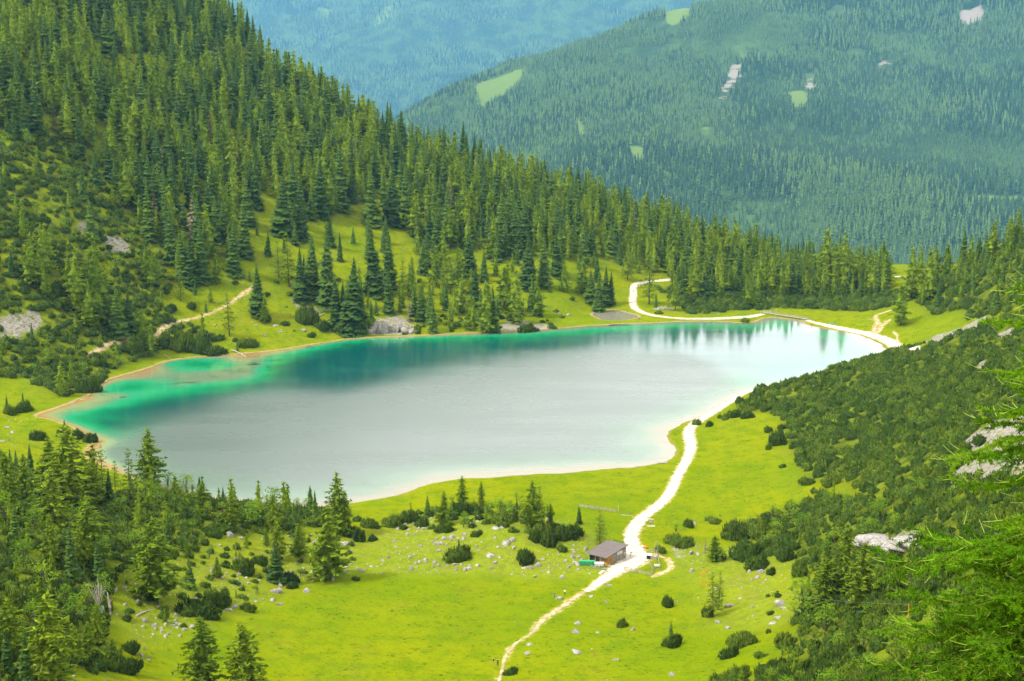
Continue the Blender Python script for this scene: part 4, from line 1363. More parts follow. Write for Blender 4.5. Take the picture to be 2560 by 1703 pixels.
# boulders: single big ones, then strewn stones
for px, py, w, h in [(689, 1480, 36, 26), (682, 1502, 18, 14), (697, 1512, 22, 12), (767, 1480, 24, 20), (255, 1530, 20, 26), (313, 1513, 14, 12), (290, 1478, 16, 18), (315, 1475, 14, 14), (345, 1505, 16, 12), (1096, 1360, 30, 20), (1268, 1360, 34, 26), (1280, 1352, 20, 16), (1224, 1390, 34, 13), (1236, 1345, 14, 12), (1240, 1322, 30, 12), (1255, 1320, 16, 10),
                     (1123, 1346, 16, 10), (1160, 1338, 16, 12), (1060, 1323, 16, 8), (1047, 1322, 12, 8), (1172, 1422, 24, 12), (1028, 1424, 14, 12), (1096, 1414, 14, 8), (1065, 1400, 16, 10), (1322, 1420, 14, 12), (1345, 1415, 22, 16), (1239, 1408, 14, 12), (1400, 1498, 22, 14), (1444, 1560, 26, 11), (1440, 1582, 26, 12), (1440, 1632, 34, 14), (1318, 1634, 20, 10), (1322, 1612, 22, 9),
                     (1538, 1650, 22, 11), (1582, 1576, 16, 10), (1494, 1582, 16, 6), (1680, 1688, 24, 10), (1523, 1464, 20, 10), (1512, 1462, 12, 10), (1480, 1492, 22, 8), (1515, 1507, 16, 8), (1728, 1385, 26, 18), (1745, 1388, 18, 12), (1730, 1428, 20, 12), (1690, 1505, 12, 8), (1825, 1516, 30, 14), (1950, 1510, 52, 14), (1960, 1520, 24, 8), (1902, 1432, 22, 14), (1874, 1430, 14, 10), (1893, 1445, 20, 10),
                     (1915, 1450, 12, 10), (1879, 1450, 12, 8), (1850, 1497, 20, 6), (1880, 1520, 8, 10), (1885, 1540, 12, 5), (1935, 1558, 26, 10), (1945, 1545, 28, 8), (1925, 1562, 20, 6), (1795, 1557, 18, 14), (1820, 1572, 20, 14), (1854, 1470, 10, 8), (1990, 1440, 11, 10), (2225, 1448, 16, 12), (2010, 1398, 8, 7), (30, 1082, 14, 9), (18, 1070, 16, 8), (8, 1105, 16, 8), (184, 1008, 12, 7), (690, 815, 18, 9), (700, 830, 16, 8), (640, 815, 10, 8),
                     (660, 840, 14, 7), (760, 826, 18, 6), (537, 813, 12, 6), (1422, 788, 14, 8), (1398, 785, 12, 6), (1370, 770, 10, 6), (1345, 765, 10, 6), (1510, 1425, 16, 10), (1475, 1435, 10, 8), (1440, 1410, 22, 14), (1445, 1425, 12, 8), (1432, 1395, 16, 12), (1470, 1400, 14, 10), (1420, 1420, 12, 8), (450, 1590, 14, 9), (440, 1560, 16, 10), (460, 1575, 18, 8), (570, 1525, 24, 12), (590, 1515, 18, 10), (640, 1505, 14, 10), (655, 1500, 12, 8),
                     (430, 1565, 16, 8), (480, 1570, 20, 8), (355, 1640, 16, 12), (340, 1655, 20, 8), (370, 1650, 14, 8), (185, 1693, 12, 10), (600, 1345, 18, 10), (550, 1365, 12, 10), (575, 1340, 24, 14), (860, 1360, 26, 10), (870, 1358, 14, 10), (905, 1430, 16, 10), (860, 1435, 14, 10), (835, 1425, 20, 8), (1850, 1310, 16, 8), (1735, 1310, 22, 8), (1940, 1296, 10, 8), (1790, 1470, 9, 5), (1758, 1420, 8, 7)]:
    p = ground(px, py)[0]
    pm = pxm(p)
    plants.append(dict(kind='boulder', x=p[0], y=p[1], z=p[2], h=h / pm, w=w / pm, var=None, label=None, key=True))
for poly, n, rad, wr, seed, cut in [(Z_KNOLL, 5000, 1.7, (.45, 2.2), 61, -.16), (Z_ROCKGRASS, 4000, 1.7, (.4, 1.8), 62, -.03), (Z_ROCKRIGHT, 2500, 2.2, (.35, 1.1), 63, .02), ([(1000, 1450), (2000, 1450), (1800, 1720), (1300, 1720)], 2500, 6, (.25, .8), 64, -.05), ([(-40, 1040), (100, 1045), (230, 1130), (100, 1170), (-40, 1120)], 900, 3, (.4, 1.2), 65, 0.05),
                                    ([(560, 640), (640, 500), (760, 560), (1000, 550), (1300, 640), (1480, 650), (1540, 760), (1400, 800), (1100, 822), (900, 825), (560, 860)], 2600, 5, (.6, 1.8), 66, .05), ([(330, 1560), (560, 1480), (720, 1430), (880, 1380), (880, 1440), (700, 1490), (480, 1590), (340, 1670)], 3500, 1.5, (.45, 2.0), 67, -.08),
                                    ([(1860, 780), (1960, 772), (1930, 785)], 600, 2.4, (.8, 1.8), 68, -.5), ([(2280, 860), (2480, 790), (2500, 810), (2330, 870)], 900, 2.5, (.6, 1.6), 69, -.3), ([(-20, 790), (100, 785), (110, 830), (-20, 850)], 1200, 2.0, (.6, 1.8), 70, -.3)]:
    x, y, z, r = scatter(poly, .8 / rad ** 2, seed)
    px, py, _ = project(x, y, z)
    dp_, sh_, ds_ = dpath(x, y)
    ok = inside(px, py, poly) & (dp_ > .6) & (sh_ > 1) & (fbm(x, y, 14, 3, seed) > cut)
    x, y, z = x[ok], y[ok], z[ok]
    k = thin(x, y, np.full(len(x), float(rad)))
    x, y, z = x[k], y[k], z[k]
    k = visible(x, y, z + .5)
    x, y, z = x[k], y[k], z[k]
    for i in range(len(x)):
        w = wr[0] + (wr[1] - wr[0]) * r.random() ** 2.2
        plants.append(dict(kind='boulder', x=x[i], y=y[i], z=z[i], h=w * r.uniform(.4, .75), w=w, var=None, label=None, key=False))
# keep clear of the hut and its yard
HUTX, HUTY = gpt(1518, 1405)[:2]
plants = [p for p in plants if not (p['kind'] != 'boulder' and not p.get('key') and math.hypot(p['x'] - HUTX - 2, p['y'] - HUTY - 4) < 14)]
plants = [p for p in plants if math.hypot(p['x'] - HUTX - 1, p['y'] - HUTY - 4) > 7.5 or p['y'] > HUTY + 11]

# ------------------------------------------------------------------ things (at most 300 of a kind) and the rest of each mass
ORD = ['first', 'second', 'third', 'fourth', 'fifth', 'sixth', 'seventh', 'eighth', 'ninth', 'tenth', 'eleventh', 'twelfth', 'thirteenth', 'fourteenth', 'fifteenth', 'sixteenth', 'seventeenth', 'eighteenth', 'nineteenth']
TENS = ['', '', 'twent', 'thirt', 'fort', 'fift', 'sixt', 'sevent', 'eight', 'ninet']


def ordinal(i):
    if i < 19:
        return ORD[i]
    n = i + 1
    return TENS[n // 10] + 'ieth' if n % 10 == 0 else TENS[n // 10] + 'y-' + ORD[n % 10 - 1]


for p in plants:
    p['px'], p['py'], _ = (float(v) for v in project(p['x'], p['y'], p['z']))
    p['big'] = p['h'] * pxm((p['x'], p['y'], p['z'])) * (1.0 if p['kind'] not in ('pine', 'boulder') else p['w'] / max(p['h'], .01))
    top = float(project(p['x'], p['y'], p['z'] + p['h'])[1])
    p['in'] = -30 < p['px'] < 2590 and top < 1710 and p['py'] > -20
plants = [p for p in plants if -120 < p['px'] < 2700]

AREAS = [('on the meadow around the hut', lambda x, y: 880 < x < 1700 and y > 1225), ('on the stony right meadow', lambda x, y: 1690 <= x < 1990 and 1300 < y < 1600), ('in the lower right corner', lambda x, y: x >= 1690 and y > 1225),
         ('on the bouldery moraine edge', lambda x, y: 330 < x <= 880 and 1330 < y < 1600), ('on the near wooded moraine', lambda x, y: x <= 880 and y > 1140 and y <= 1400), ('in the lower left corner', lambda x, y: x <= 880 and y > 1400),
         ('on the left bay meadow', lambda x, y: x < 330 and y > 985), ('on the right pine slope', lambda x, y: x > 1690 and y > 860), ('on the far right shoulder', lambda x, y: x > 2225),
         ('along the far shore road', lambda x, y: x > 1560 and y > 690), ('on the far grassy clearing', lambda x, y: 560 < x <= 1560 and y > 690), ('on the slope above the bay', lambda x, y: x <= 560 and y > 690),
         ('on the shrubby left slope', lambda x, y: x <= 330 and y > 500), ('in the right end forest', lambda x, y: x > 1400), ('in the central forest', lambda x, y: x > 1000), ('in the forest above the clearing', lambda x, y: x > 560 and y > 420), ('in the forest under the ridge', lambda x, y: x > 560),
         ('in the left edge forest', lambda x, y: x <= 250), ('in the topmost forest', lambda x, y: y < 220), ('in the middle left forest', lambda x, y: True)]
NAMES = {'spruce': ('spruce_tree', 'tree', 'dark green spruce'), 'larch': ('larch_tree', 'tree', 'light green larch'), 'dead': ('dead_tree', 'tree', 'dead grey-brown conifer'), 'broadleaf': ('leafy_shrub', 'shrub', 'bright green leafy shrub'),
         'pine': ('dwarf_pine', 'bush', 'dark dwarf pine bush'), 'boulder': ('boulder', 'rock', 'pale limestone boulder')}
NARROW = {'spruce': 'spruce trees', 'larch': 'larch trees', 'dead': 'dead conifers', 'broadleaf': 'leafy shrubs', 'pine': 'dwarf pines', 'boulder': 'boulders'}
prng = np.random.default_rng(77)
rest = {}
labels = {}
for kind in NAMES:
    L = [p for p in plants if p['kind'] == kind]
    L.sort(key=lambda p: -(p['big'] * (1.6 if p['key'] else 1.0)) if p['in'] else 1)
    if kind in ('spruce', 'larch', 'pine'):      # a stretch of each wood, near and far, as single plants
        L.sort(key=lambda p: -(p['big'] * (2.0 if p['key'] else 1.0)) if p['in'] else 1)
    things = [p for p in L[:300] if p['in']]
    ids = set(id(p) for p in things)
    rest[kind] = [p for p in L if id(p) not in ids]
    by = {}
    for p in things:
        for nm, f in AREAS:
            if f(p['px'], p['py']):
                by.setdefault(nm, []).append(p)
                break
    for nm, ps in by.items():
        ps.sort(key=lambda p: p['py'])
        nb = max(1, math.ceil(len(ps) / 22))
        names = {1: [''], 2: [', upper row', ', lower row'], 3: [', upper row', ', middle row', ', lower row'], 4: [', top row', ', upper row', ', lower row', ', bottom row']}.get(nb) or [', ' + ordinal(q) + ' row down' for q in range(nb)]
        for b in range(nb):
            row = sorted(ps[b * len(ps) // nb:(b + 1) * len(ps) // nb], key=lambda p: p['px'])
            for i, p in enumerate(row):
                what = NAMES[kind][2]
                if kind in ('spruce', 'larch'):
                    what = ('tall ' if p['h'] > 15 else 'small ' if p['h'] < 5 else '') + what
                if kind in ('pine', 'boulder'):
                    what = ('large ' if p['w'] > (5 if kind == 'pine' else 2.2) else 'small ' if p['w'] < (2.5 if kind == 'pine' else 1.0) else '') + what
                p['label'] = f'{what} {nm}{names[b]}, {ordinal(i)} from left' if len(row) > 1 else f'{what} {nm}, the only one there'
                p['group'] = f'{NARROW[kind]} {nm}'
    base_nm, cat, _ = NAMES[kind]
    for p in things:
        rz = prng.uniform(0, 6.283)
        h = p['h']
        nv = {'spruce': len(SPR_ME), 'larch': 4, 'dead': 1, 'broadleaf': len(BRO_ME), 'pine': len(PIN_ME), 'boulder': len(ROC_ME)}[kind]
        v = p['var'] if p['var'] is not None else int(prng.integers(nv))
        if kind == 'larch' and p['var'] is None and p['y'] > 620:
            v += 6
        if kind in ('pine', 'boulder'):
            me = (PIN_ME if kind == 'pine' else ROC_ME)[v]
            hz = .62 if kind == 'pine' else .85
            o = add_obj(base_nm, me, None, None, (p['x'], p['y'], p['z'] - (.05 if kind == 'pine' else .22 * h)), (0, 0, rz), (p['w'] / 1.9, p['w'] / 1.9 * prng.uniform(.75, 1), h / hz))
        else:
            o = empty(base_nm, (p['x'], p['y'], p['z'] - .1), rz)
            w = (p['w'] or prng.uniform(.85, 1.15)) * h
            crown, trunk = {'spruce': (SPR_ME, SPR_TR), 'larch': (LAR_ME, LAR_TR), 'dead': (DEAD_ME, SPR_TR), 'broadleaf': (BRO_ME, BRO_TR)}[kind]
            if kind == 'larch':
                w *= 1.18
            if kind == 'broadleaf':
                w *= 1.15
            o.rotation_euler = (prng.normal(0, .02), prng.normal(0, .02), rz)
            add_obj('crown', crown[v], None, o, None, None, (w, w, h))
            add_obj('trunk', trunk[v % len(trunk)], None, o, None, None, (min(w, h), min(w, h), h))
        tag(o, p['label'], cat, p['group'])


def mass(name, items, lib, label, cat, mat, unit='h', tint_shift=0.0):
    """one joined mesh for the plants beyond the nearest 300"""
    Vs, Ts, tt, rr, n = [], [], [], [], 0
    r = np.random.default_rng(len(items) + 3)
    for p in items:
        V, T, t = lib[int(r.integers(len(lib)))]
        a = r.uniform(0, 6.283)
        c, s = math.cos(a), math.sin(a)
        if unit == 'h':
            sx, sz = p['h'] * (p['w'] or r.uniform(.85, 1.15)), p['h']
        else:
            sx, sz = p['w'] / 1.9, p['h'] / (.62 if unit == 'w' else .85)
        X, Y = V[:, 0] * sx, V[:, 1] * sx * (1 if unit == 'h' else r.uniform(.75, 1))
        Vs.append(np.stack([X * c - Y * s + p['x'], X * s + Y * c + p['y'], V[:, 2] * sz + p['z'] - (.1 if unit == 'h' else .05 if unit == 'w' else .2 * p['h'])], -1))
        Ts.append(T + n)
        tt.append(t)
        rr.append(np.full(len(V), p['rnd'] if 'rnd' in p else r.random()))
        n += len(V)
    if not Vs:
        return None
    me = mesh_np(name, np.concatenate(Vs), np.concatenate(Ts), False, {'tint': np.concatenate(tt), 'treernd': np.concatenate(rr)})
    me.materials.append(mat)
    o = add_obj(name, me)
    return tag(o, label, cat, kind='stuff')


print({k: (sum(1 for p in plants if p['kind'] == k), len(v)) for k, v in rest.items()})
LOWS = [make_spruce(140 + i, 15, 7, .20, .32, .03, False) for i in range(4)]
LOWL = [make_larch(240 + i, 12, 4, .22, 3, .082, .06)[0] for i in range(3)]
LOWP = [make_pine_bush(540 + i, 46, .5, .24) for i in range(4)]
LOWR = [make_rock(640 + i, 1, .6) for i in range(4)]
LOWB = [make_broadleaf(440 + i, 5, 150, .66, .11)[0] for i in range(2)]
mass('spruce_forest', rest['spruce'], LOWS, 'mass of dark spruces filling the forest higher up the slope', 'forest', M['spruce'])
mass('larch_forest', rest['larch'], LOWL, 'mass of light green larches among the spruces higher up', 'forest', M['larch'])
mass('pine_thicket', rest['pine'], LOWP, 'dense thicket of dark dwarf pine covering the slopes', 'undergrowth', M['pine'], 'w')
mass('rubble', rest['boulder'], LOWR, 'small pale stones strewn over the grass', 'rubble', M['rock'], 'r')
if rest['broadleaf']:
    mass('shrubbery', rest['broadleaf'], LOWB, 'small leafy shrubs scattered through the thicket', 'undergrowth', M['leaf'])
if rest['dead']:
    mass('dead_wood', rest['dead'], [DEADC], 'dead conifers standing in the distant forest', 'forest', M['dead'])


# ------------------------------------------------------------------ forests on the far mountains (one mass each)
def far_tree(seed, tiers, sides, Rr):
    r = np.random.default_rng(seed)
    s = Soup()
    for i in range(tiers):
        z0, z1 = .08 + .80 * i / tiers, .08 + .80 * i / tiers + 1.25 * .9 / tiers
        rad = Rr * (1 - i / tiers) ** .8 * r.uniform(.85, 1.1) + .01
        a0 = r.uniform(0, 6)
        V = [(0, 0, min(z1, 1.0))]
        for k in range(sides):
            q = rad * r.uniform(.65, 1.15)
            a = a0 + 6.283 * k / sides
            V.append((math.cos(a) * q, math.sin(a) * q, z0 - r.uniform(0, .05)))
        s.tris(V, [(0, k + 1, (k + 1) % sides + 1) for k in range(sides)], r.uniform(.2, .8))
    s.tris([(0, .012, 0), (-.01, -.006, 0), (.01, -.006, 0), (0, 0, .4)], [(0, 1, 3), (1, 2, 3), (2, 0, 3)], .1)
    return s.done()


FT = [far_tree(700 + i, 3, 5, .17 + .03 * (i % 2)) for i in range(5)]


def far_forest(name, n, gx, gy, HF, poly_cut, hr, rad, seed, label, x_fn, meadows, pxr):
    r = np.random.default_rng(seed)
    x, y = x_fn(r, n)
    ok = (x > gx[0] + 20) & (x < gx[-1] - 20)
    x, y = x[ok], y[ok]
    z = HF(x, y)
    px, py, _ = project(x, y, z)
    ok = (px > pxr[0]) & (px < pxr[1]) & (py > -45) & (py < 720) & ~rmask(px, py, meadows) & (fbm(x, y, 160, 3, seed) > poly_cut)
    x, y, z, px, py = (a[ok] for a in (x, y, z, px, py))
    k = np.ones(len(x), bool)
    for i in range(4, 60):                   # out of sight behind the mountain's own spurs
        f = i / 60
        yy = y * f
        inn = (yy > gy[0])
        k &= ~inn | ((CAMZ + (z + 34 - CAMZ) * f) > HF(x * f, yy))
    x, y, z, px, py = (a[k] for a in (x, y, z, px, py))
    k = thin(x, y, np.full(len(x), float(rad)))
    x, y, z = x[k], y[k], z[k]
    hs = r.uniform(*hr, len(x)) * (.62 + .5 * sstep(-.25, .12, fbm(x, y, 300, 2, seed + 2)))
    sp = np.clip(.42 + 1.1 * fbm(x, y, 420, 4, seed + 5) + r.normal(0, .2, len(x)), .01, .99)
    items = [dict(x=x[i], y=y[i], z=z[i] - .5, h=hs[i], w=None, rnd=sp[i]) for i in range(len(x))]
    print(name, len(items))
    return mass(name, items, FT, label, 'forest', M['farforest'])


def fan(y0, y1, p0, p1):
    def f(r, n):
        y = np.sqrt(r.uniform(y0 ** 2, y1 ** 2, n))
        return y * r.uniform(p0, p1, n), y
    return f


far_forest('mountain_forest', 110000, RGX, RGY, RH, -.50, (18, 31), 7.9, 81, 'blue-green spruce forest covering the mountainside beyond the lake', fan(2600 * KR, 5200 * KR, -.11, .375), R_MEADOW + R_STONE, (930, 2620))
FT = [far_tree(720 + i, 3, 4, .19) for i in range(4)]
far_forest('mountain_forest', 60000, FGX, FGY, FH, -.45, (30, 46), 24.0, 82, 'hazy forest on the farthest blue mountain', fan(6300 * K, 8200 * K, -.30, .2), [], (400, 1800))

# ------------------------------------------------------------------ the hut by the path
M['wood_grey'] = simple_mat('weathered_grey_boards', (0.235, 0.205, 0.165), .85, .3, 1.2, .4)
M['wood_new'] = simple_mat('fresh_larch_boards', (0.34, 0.17, 0.055), .8, .25, 1.2, .4)
M['wood_dark'] = simple_mat('stained_and_shaded_wood', (0.11, 0.075, 0.05), .85, .3, 1.5, .4)
M['roof_metal'] = simple_mat('brown_roof_sheet', (0.098, 0.080, 0.076), .6, .10, .6, .05, .2)
M['green_tarp'] = simple_mat('green_tarpaulin', (0.012, 0.19, 0.072), .45, .25, 1.5, .5, .4)
M['white_paint'] = simple_mat('pale_painted_panel', (0.52, 0.52, 0.48), .6, .12, 2, .1)
M['black'] = simple_mat('black_shade_and_wheels', (0.015, 0.014, 0.014), .7, .2, 2, .1)
M['orange'] = simple_mat('orange_plastic', (0.62, 0.13, 0.015), .5, .15, 2, .1)
M['steel'] = simple_mat('dull_steel', (0.30, 0.31, 0.31), .45, .1, 3, .1, .5, .8)
M['teal'] = simple_mat('teal_cloth', (0.05, 0.25, 0.20), .8, .2, 3, .2)
m, nt, out = new_mat('window_glass')
g = NT(nt)
g.link(g.principled((0.03, 0.04, 0.045), .08, None, .6), out.inputs[0])
M['glass'] = m
m, nt, out = new_mat('printed_map_board')
g = NT(nt)
n1 = g.noise(1.6, 4, .6, g.objco())
c = g.ramp(n1, [(0.3, (0.20, 0.36, 0.42)), (0.45, (0.50, 0.56, 0.55)), (0.6, (0.62, 0.62, 0.58)), (0.75, (0.25, 0.42, 0.28))])
g.link(g.principled(c, .5, None, .3), out.inputs[0])
M['map'] = m

hb = gpt(1518.4, 1413.8)
HRZ = math.atan2(.785, .62)
hut = empty('mountain_hut', (hb.x, hb.y, hb.z - .1), HRZ)
tag(hut, 'small wooden hut with a brown single-pitch roof beside the gravel path', 'hut')
LX, WY_, H0, H1 = 9.6, 6.4, 2.75, 3.75
hx = lambda x: H0 + (H1 - H0) * x / LX
r = np.random.default_rng(3)


def plank_wall(a, b, axis, fixed, mat, name='wall', step=.24, zlo=-.3):
    mb = MB()
    n = max(1, int(round((b - a) / step)))
    for i in range(n):
        c = a + (i + .5) * (b - a) / n
        top = (hx(c) if axis == 'x' else hx(fixed)) - .05
        off = r.uniform(-.012, .012)
        size = ((b - a) / n - .02, .06, top - zlo)
        if axis == 'x':
            mb.box((c, fixed + off, (top + zlo) / 2), size)
        else:
            mb.box((fixed + off, c, (top + zlo) / 2), (size[1], size[0], size[2]))
    return mb.build(name, mat, hut)


plank_wall(2.5, LX, 'x', 0, M['wood_grey'])
o = plank_wall(0.03, 2.5, 'x', 0, M['wood_new'])
o['label'] = 'fresh orange larch boards at the hut corner'
plank_wall(0, LX, 'x', WY_, M['wood_grey'])
plank_wall(0, WY_, 'y', LX, M['wood_grey'])
o = plank_wall(.05, 2.3, 'y', 0, M['wood_new'])
o['label'] = 'fresh orange larch boards under the eave'
plank_wall(4.3, WY_, 'y', .9, M['wood_dark'])  # left front boards coloured dark for the shade under the eave
mb = MB()
mb.box((.9, 3.3, .55), (.06, 2.0, 1.3))
mb.build('wall', M['wood_dark'], hut)  # same dark eave-shade tone below the window
w = MB().box((.9, 3.3, 1.75), (.05, 1.9, 1.0)).build('window', M['glass'], hut)
fr = MB()
for yy in (2.36, 3.3, 4.24):
    fr.box((.86, yy, 1.75), (.06, .08, 1.06))
for zz in (1.22, 2.28):
    fr.box((.86, 3.3, zz), (.06, 1.96, .08))
fr.build('frame', M['white_paint'], w)
for yy in (2.45, 4.2, WY_ - .1):
    MB().box((-.15, yy, H0 / 2 - .1), (.14, .14, H0)).build('post', M['white_paint'], hut)
MB().box((-.15, WY_ / 2, H0 - .16), (.14, WY_ + .1, .16)).build('beam', M['wood_grey'], hut)
MB().box((LX / 2, WY_ / 2, .02), (LX - .2, WY_ - .2, .1)).build('floor', M['wood_grey'], hut)
ov = .55
e0, e1 = hx(-ov - .3), hx(LX + ov)
rf = MB()
x0, x1, y0, y1 = -ov - .45, LX + ov, -ov, WY_ + ov
rf.add([(x0, y0, e0), (x1, y0, e1), (x1, y1, e1), (x0, y1, e0), (x0, y0, e0 + .1), (x1, y0, e1 + .1), (x1, y1, e1 + .1), (x0, y1, e0 + .1)], [(3, 2, 1, 0), (4, 5, 6, 7), (0, 1, 5, 4), (1, 2, 6, 5), (2, 3, 7, 6), (3, 0, 4, 7)])
roof = rf.build('roof', M['roof_metal'], hut)
for i in range(13):
    yy = y0 + .25 + i * (y1 - y0 - .5) / 12
    MB().bar((x0 + .02, yy, e0 + .115), (x1 - .02, yy, e1 + .115), .05, .05).build('seam', M['roof_metal'], roof)
for yy in (y0 - .03, y1 + .03):
    MB().bar((x0, yy, e0 + .02), (x1, yy, e1 + .02), .05, .2).build('fascia', M['wood_dark'], roof)
MB().box((x0 - .03, WY_ / 2, e0 + .0), (.05, y1 - y0 + .1, .2)).build('fascia', M['wood_dark'], roof)
MB().bar((x0 - .12, y0, e0 - .02), (x0 - .12, y1, e0 - .02), .12, .1).build('gutter', M['steel'], roof)
pn = MB().box((6.3, -.07, 2.35), (2.7, .05, .95)).build('notice_board', M['map'], hut)
pn['label'] = 'pale printed panel on the grey side wall'
MB().box((8.9, -.07, 1.5), (.5, .05, .7)).build('notice_board', M['white_paint'], hut)


def hloc(x, y, z=0.0):
    v = Matrix.Rotation(HRZ, 3, 'Z') @ Vector((x, y, 0))
    X, Y = hb.x + v.x, hb.y + v.y
    return Vector((X, Y, float(H(X, Y)) + z))


# green tarpaulin stack, pale cart and low rail in front of the hut
p = gpt(1468, 1412.5)
t = empty('covered_woodpile', p, R(-4))
tag(t, 'long stack under a bright green tarpaulin in front of the hut', 'woodpile')
mb = MB()
N = 15
vs, fs = [], []
for i in range(N):
    x = -2.3 + 4.6 * i / (N - 1)
    q = 1 + .05 * math.sin(i * 1.9) + (.0 if 0 < i < N - 1 else -.06)
    for (yy, zz) in [(-.72, .18), (-.70, .75), (-.6, 1.28), (0, 1.45), (.6, 1.30), (.70, .75), (.72, .18)]:
        vs.append((x, yy * q, zz * (1 + .03 * math.sin(i * 2.7 + yy))))
for i in range(N - 1):
    for k in range(6):
        fs.append((i * 7 + k, i * 7 + k + 1, i * 7 + 8 + k, i * 7 + 7 + k))
fs += [tuple(range(7)), tuple(range((N - 1) * 7 + 6, (N - 1) * 7 - 1, -1))]
mb.add(vs, fs)
mb.build('tarpaulin', M['green_tarp'], t)
mb = MB()
for i in range(20):
    for k in range(3):
        mb.tube([(-2.15 + .225 * i, -.66, -.05 + .17 * k), (-2.15 + .225 * i, .66, -.05 + .17 * k)], .085, 6)
mb.build('log_stack', M['wood_grey'], t)
for x in (-1.2, .2, 1.4):
    MB().bar((x, -.76, .8), (x, -.70, 1.1), .05).build('strap', M['wood_dark'], t)
p = gpt(1497.5, 1417)
t = empty('handcart', p, R(-6))
tag(t, 'pale grey box cart beside the green tarpaulin stack', 'cart')
MB().box((0, 0, .75), (2.5, 1.35, .8)).build('box', M['white_paint'], t)
MB().box((0, 0, 1.19), (2.62, 1.47, .08)).build('lid', M['white_paint'], t)
for i in range(4):
    MB().box((-1.05 + .7 * i, -.69, .75), (.06, .05, .78)).build('rib', M['steel'], t)
for x in (-.6, .6):
    for y in (-.75, .75):
        MB().tube([(x, y - .06, .28), (x, y + .06, .28)], .28, 14).build('wheel', M['black'], t)
MB().bar((1.25, 0, .4), (2.2, 0, .25), .08).build('drawbar', M['steel'], t)


def rail_fence(pts, label, rails=3, h=1.15, mat='wood_grey', every=2.2, name='rail_fence'):
    P = [gpt(*q) for q in pts]
    t = empty(name, P[0])
    tag(t, label, 'fence')
    posts = []
    for a, b in zip(P[:-1], P[1:]):
        n = max(1, int(round((b - a).length / every)))
        for i in range(n + (1 if b is P[-1] else 0)):
            x, y = a.x + (b.x - a.x) * i / n, a.y + (b.y - a.y) * i / n
            posts.append(Vector((x, y, float(H(x, y)))))
    for q in posts:
        MB().tube([q - P[0] + Vector((0, 0, -.25)), q - P[0] + Vector((random.uniform(-.03, .03), random.uniform(-.03, .03), h + random.uniform(0, .12)))], [.075, .06], 6).build('post', M[mat], t)
    for k in range(rails):
        zz = h * (k + .75) / rails
        for a, b in zip(posts[:-1], posts[1:]):
            u = Vector((0, 0, random.uniform(-.04, .04)))
            MB().bar(a - P[0] + Vector((0, 0, zz)) + u, b - P[0] + Vector((0, 0, zz)) - u, .05, .13).build('rail', M[mat], t)
    return t


rail_fence([(1561, 1427), (1594, 1433), (1627, 1440)], 'grey wooden rail fence across the edge of the gravel yard')
rail_fence([(1627, 1440), (1632, 1428), (1622, 1408)], 'short leaning rail fence running up from the yard fence corner', 2)
rail_fence([(1632, 1430), (1650, 1424), (1646, 1402), (1641, 1384)], 'grey rail fence along the far side of the pen', 2)
rail_fence([(1641, 1384), (1628, 1382), (1616, 1382)], 'rail fence closing the pen at the top', 2)
rail_fence([(1481, 1420), (1497, 1423), (1512, 1423)], 'low rail fence in front of the pale cart', 2, .7)
rail_fence([(1447, 1267), (1480, 1272), (1514, 1277), (1540, 1281)], 'weathered grey board fence standing alone on the lakeside meadow', 4, 1.0)
t = rail_fence([(1545, 1280), (1546, 1276)], 'tall pair of weathered posts at the end of the meadow fence', 3, 2.0)
p = gpt(1564, 1288)
d = gpt(1578, 1291)
o = MB().bar((0, 0, .18), (d.x - p.x + 2.2, d.y - p.y, d.z - p.z + .15), .28, .18).build('fallen_plank', M['wood_grey'], None, (p.x - 1.6, p.y, p.z))
tag(o, 'pale fallen plank lying beside the meadow fence', 'plank')

# animal shelter, trough, signpost and small things in the pen
p = gpt(1622, 1397)
t = empty('feed_shelter', p, R(-12))
tag(t, 'small whitish box shelter with a black opening at the pen', 'shelter')
MB().box((0, .62, .6), (1.3, .06, 1.2)).build('wall', M['white_paint'], t)
for x in (-.65, .65):
    MB().box((x, 0, .6), (.06, 1.2, 1.2)).build('wall', M['white_paint'], t)
MB().box((0, -.42, .55), (1.05, .5, .95)).build('shade_infill', M['black'], t)  # solid black block painted in for the shade inside the open front
MB().box((0, 0, 1.26), (1.55, 1.5, .1)).build('roof', M['white_paint'], t)
MB().box((1.6, .1, .45), (1.4, .9, .9)).build('bin', M['wood_grey'], t)
p = gpt(1643, 1419)
t = empty('water_trough', p, R(-8))
tag(t, 'pale wooden trough standing inside the pen', 'trough')
tb = MB()
tb.box((0, 0, .45), (1.7, .6, .08))
tb.box((0, -.3, .7), (1.7, .06, .45)).box((0, .3, .7), (1.7, .06, .45)).box((-.85, 0, .7), (.06, .6, .45)).box((.85, 0, .7), (.06, .6, .45))
tb.build('basin', M['white_paint'], t)
for x in (-.6, .6):
    MB().box((x, 0, .2), (.14, .5, .46)).build('leg', M['wood_grey'], t)
p = gpt(1627, 1315)
t = empty('information_board', p, R(6))
tag(t, 'small roofed wooden information board right of the path', 'sign')
for x in (-.55, .55):
    MB().box((x, 0, .95), (.12, .12, 2.1)).build('post', M['wood_grey'], t)
MB().box((0, -.08, 1.45), (1.3, .06, .95)).build('panel', M['wood_dark'], t)
MB().box((0, -.125, 1.45), (1.0, .02, .7)).build('poster', M['white_paint'], t)
rb = MB()
rb.add([(-.85, -.45, 2.0), (.85, -.45, 2.0), (.85, .0, 2.3), (-.85, 0, 2.3), (.85, .45, 2.0), (-.85, .45, 2.0)], [(0, 1, 2, 3), (3, 2, 4, 5), (0, 3, 5), (1, 4, 2)])
rb.build('roof', M['wood_grey'], t)
MB().box((0, -.2, .03), (2.6, 1.2, .14)).build('plinth', M['gravel'], t)
p = gpt(1576, 1394)
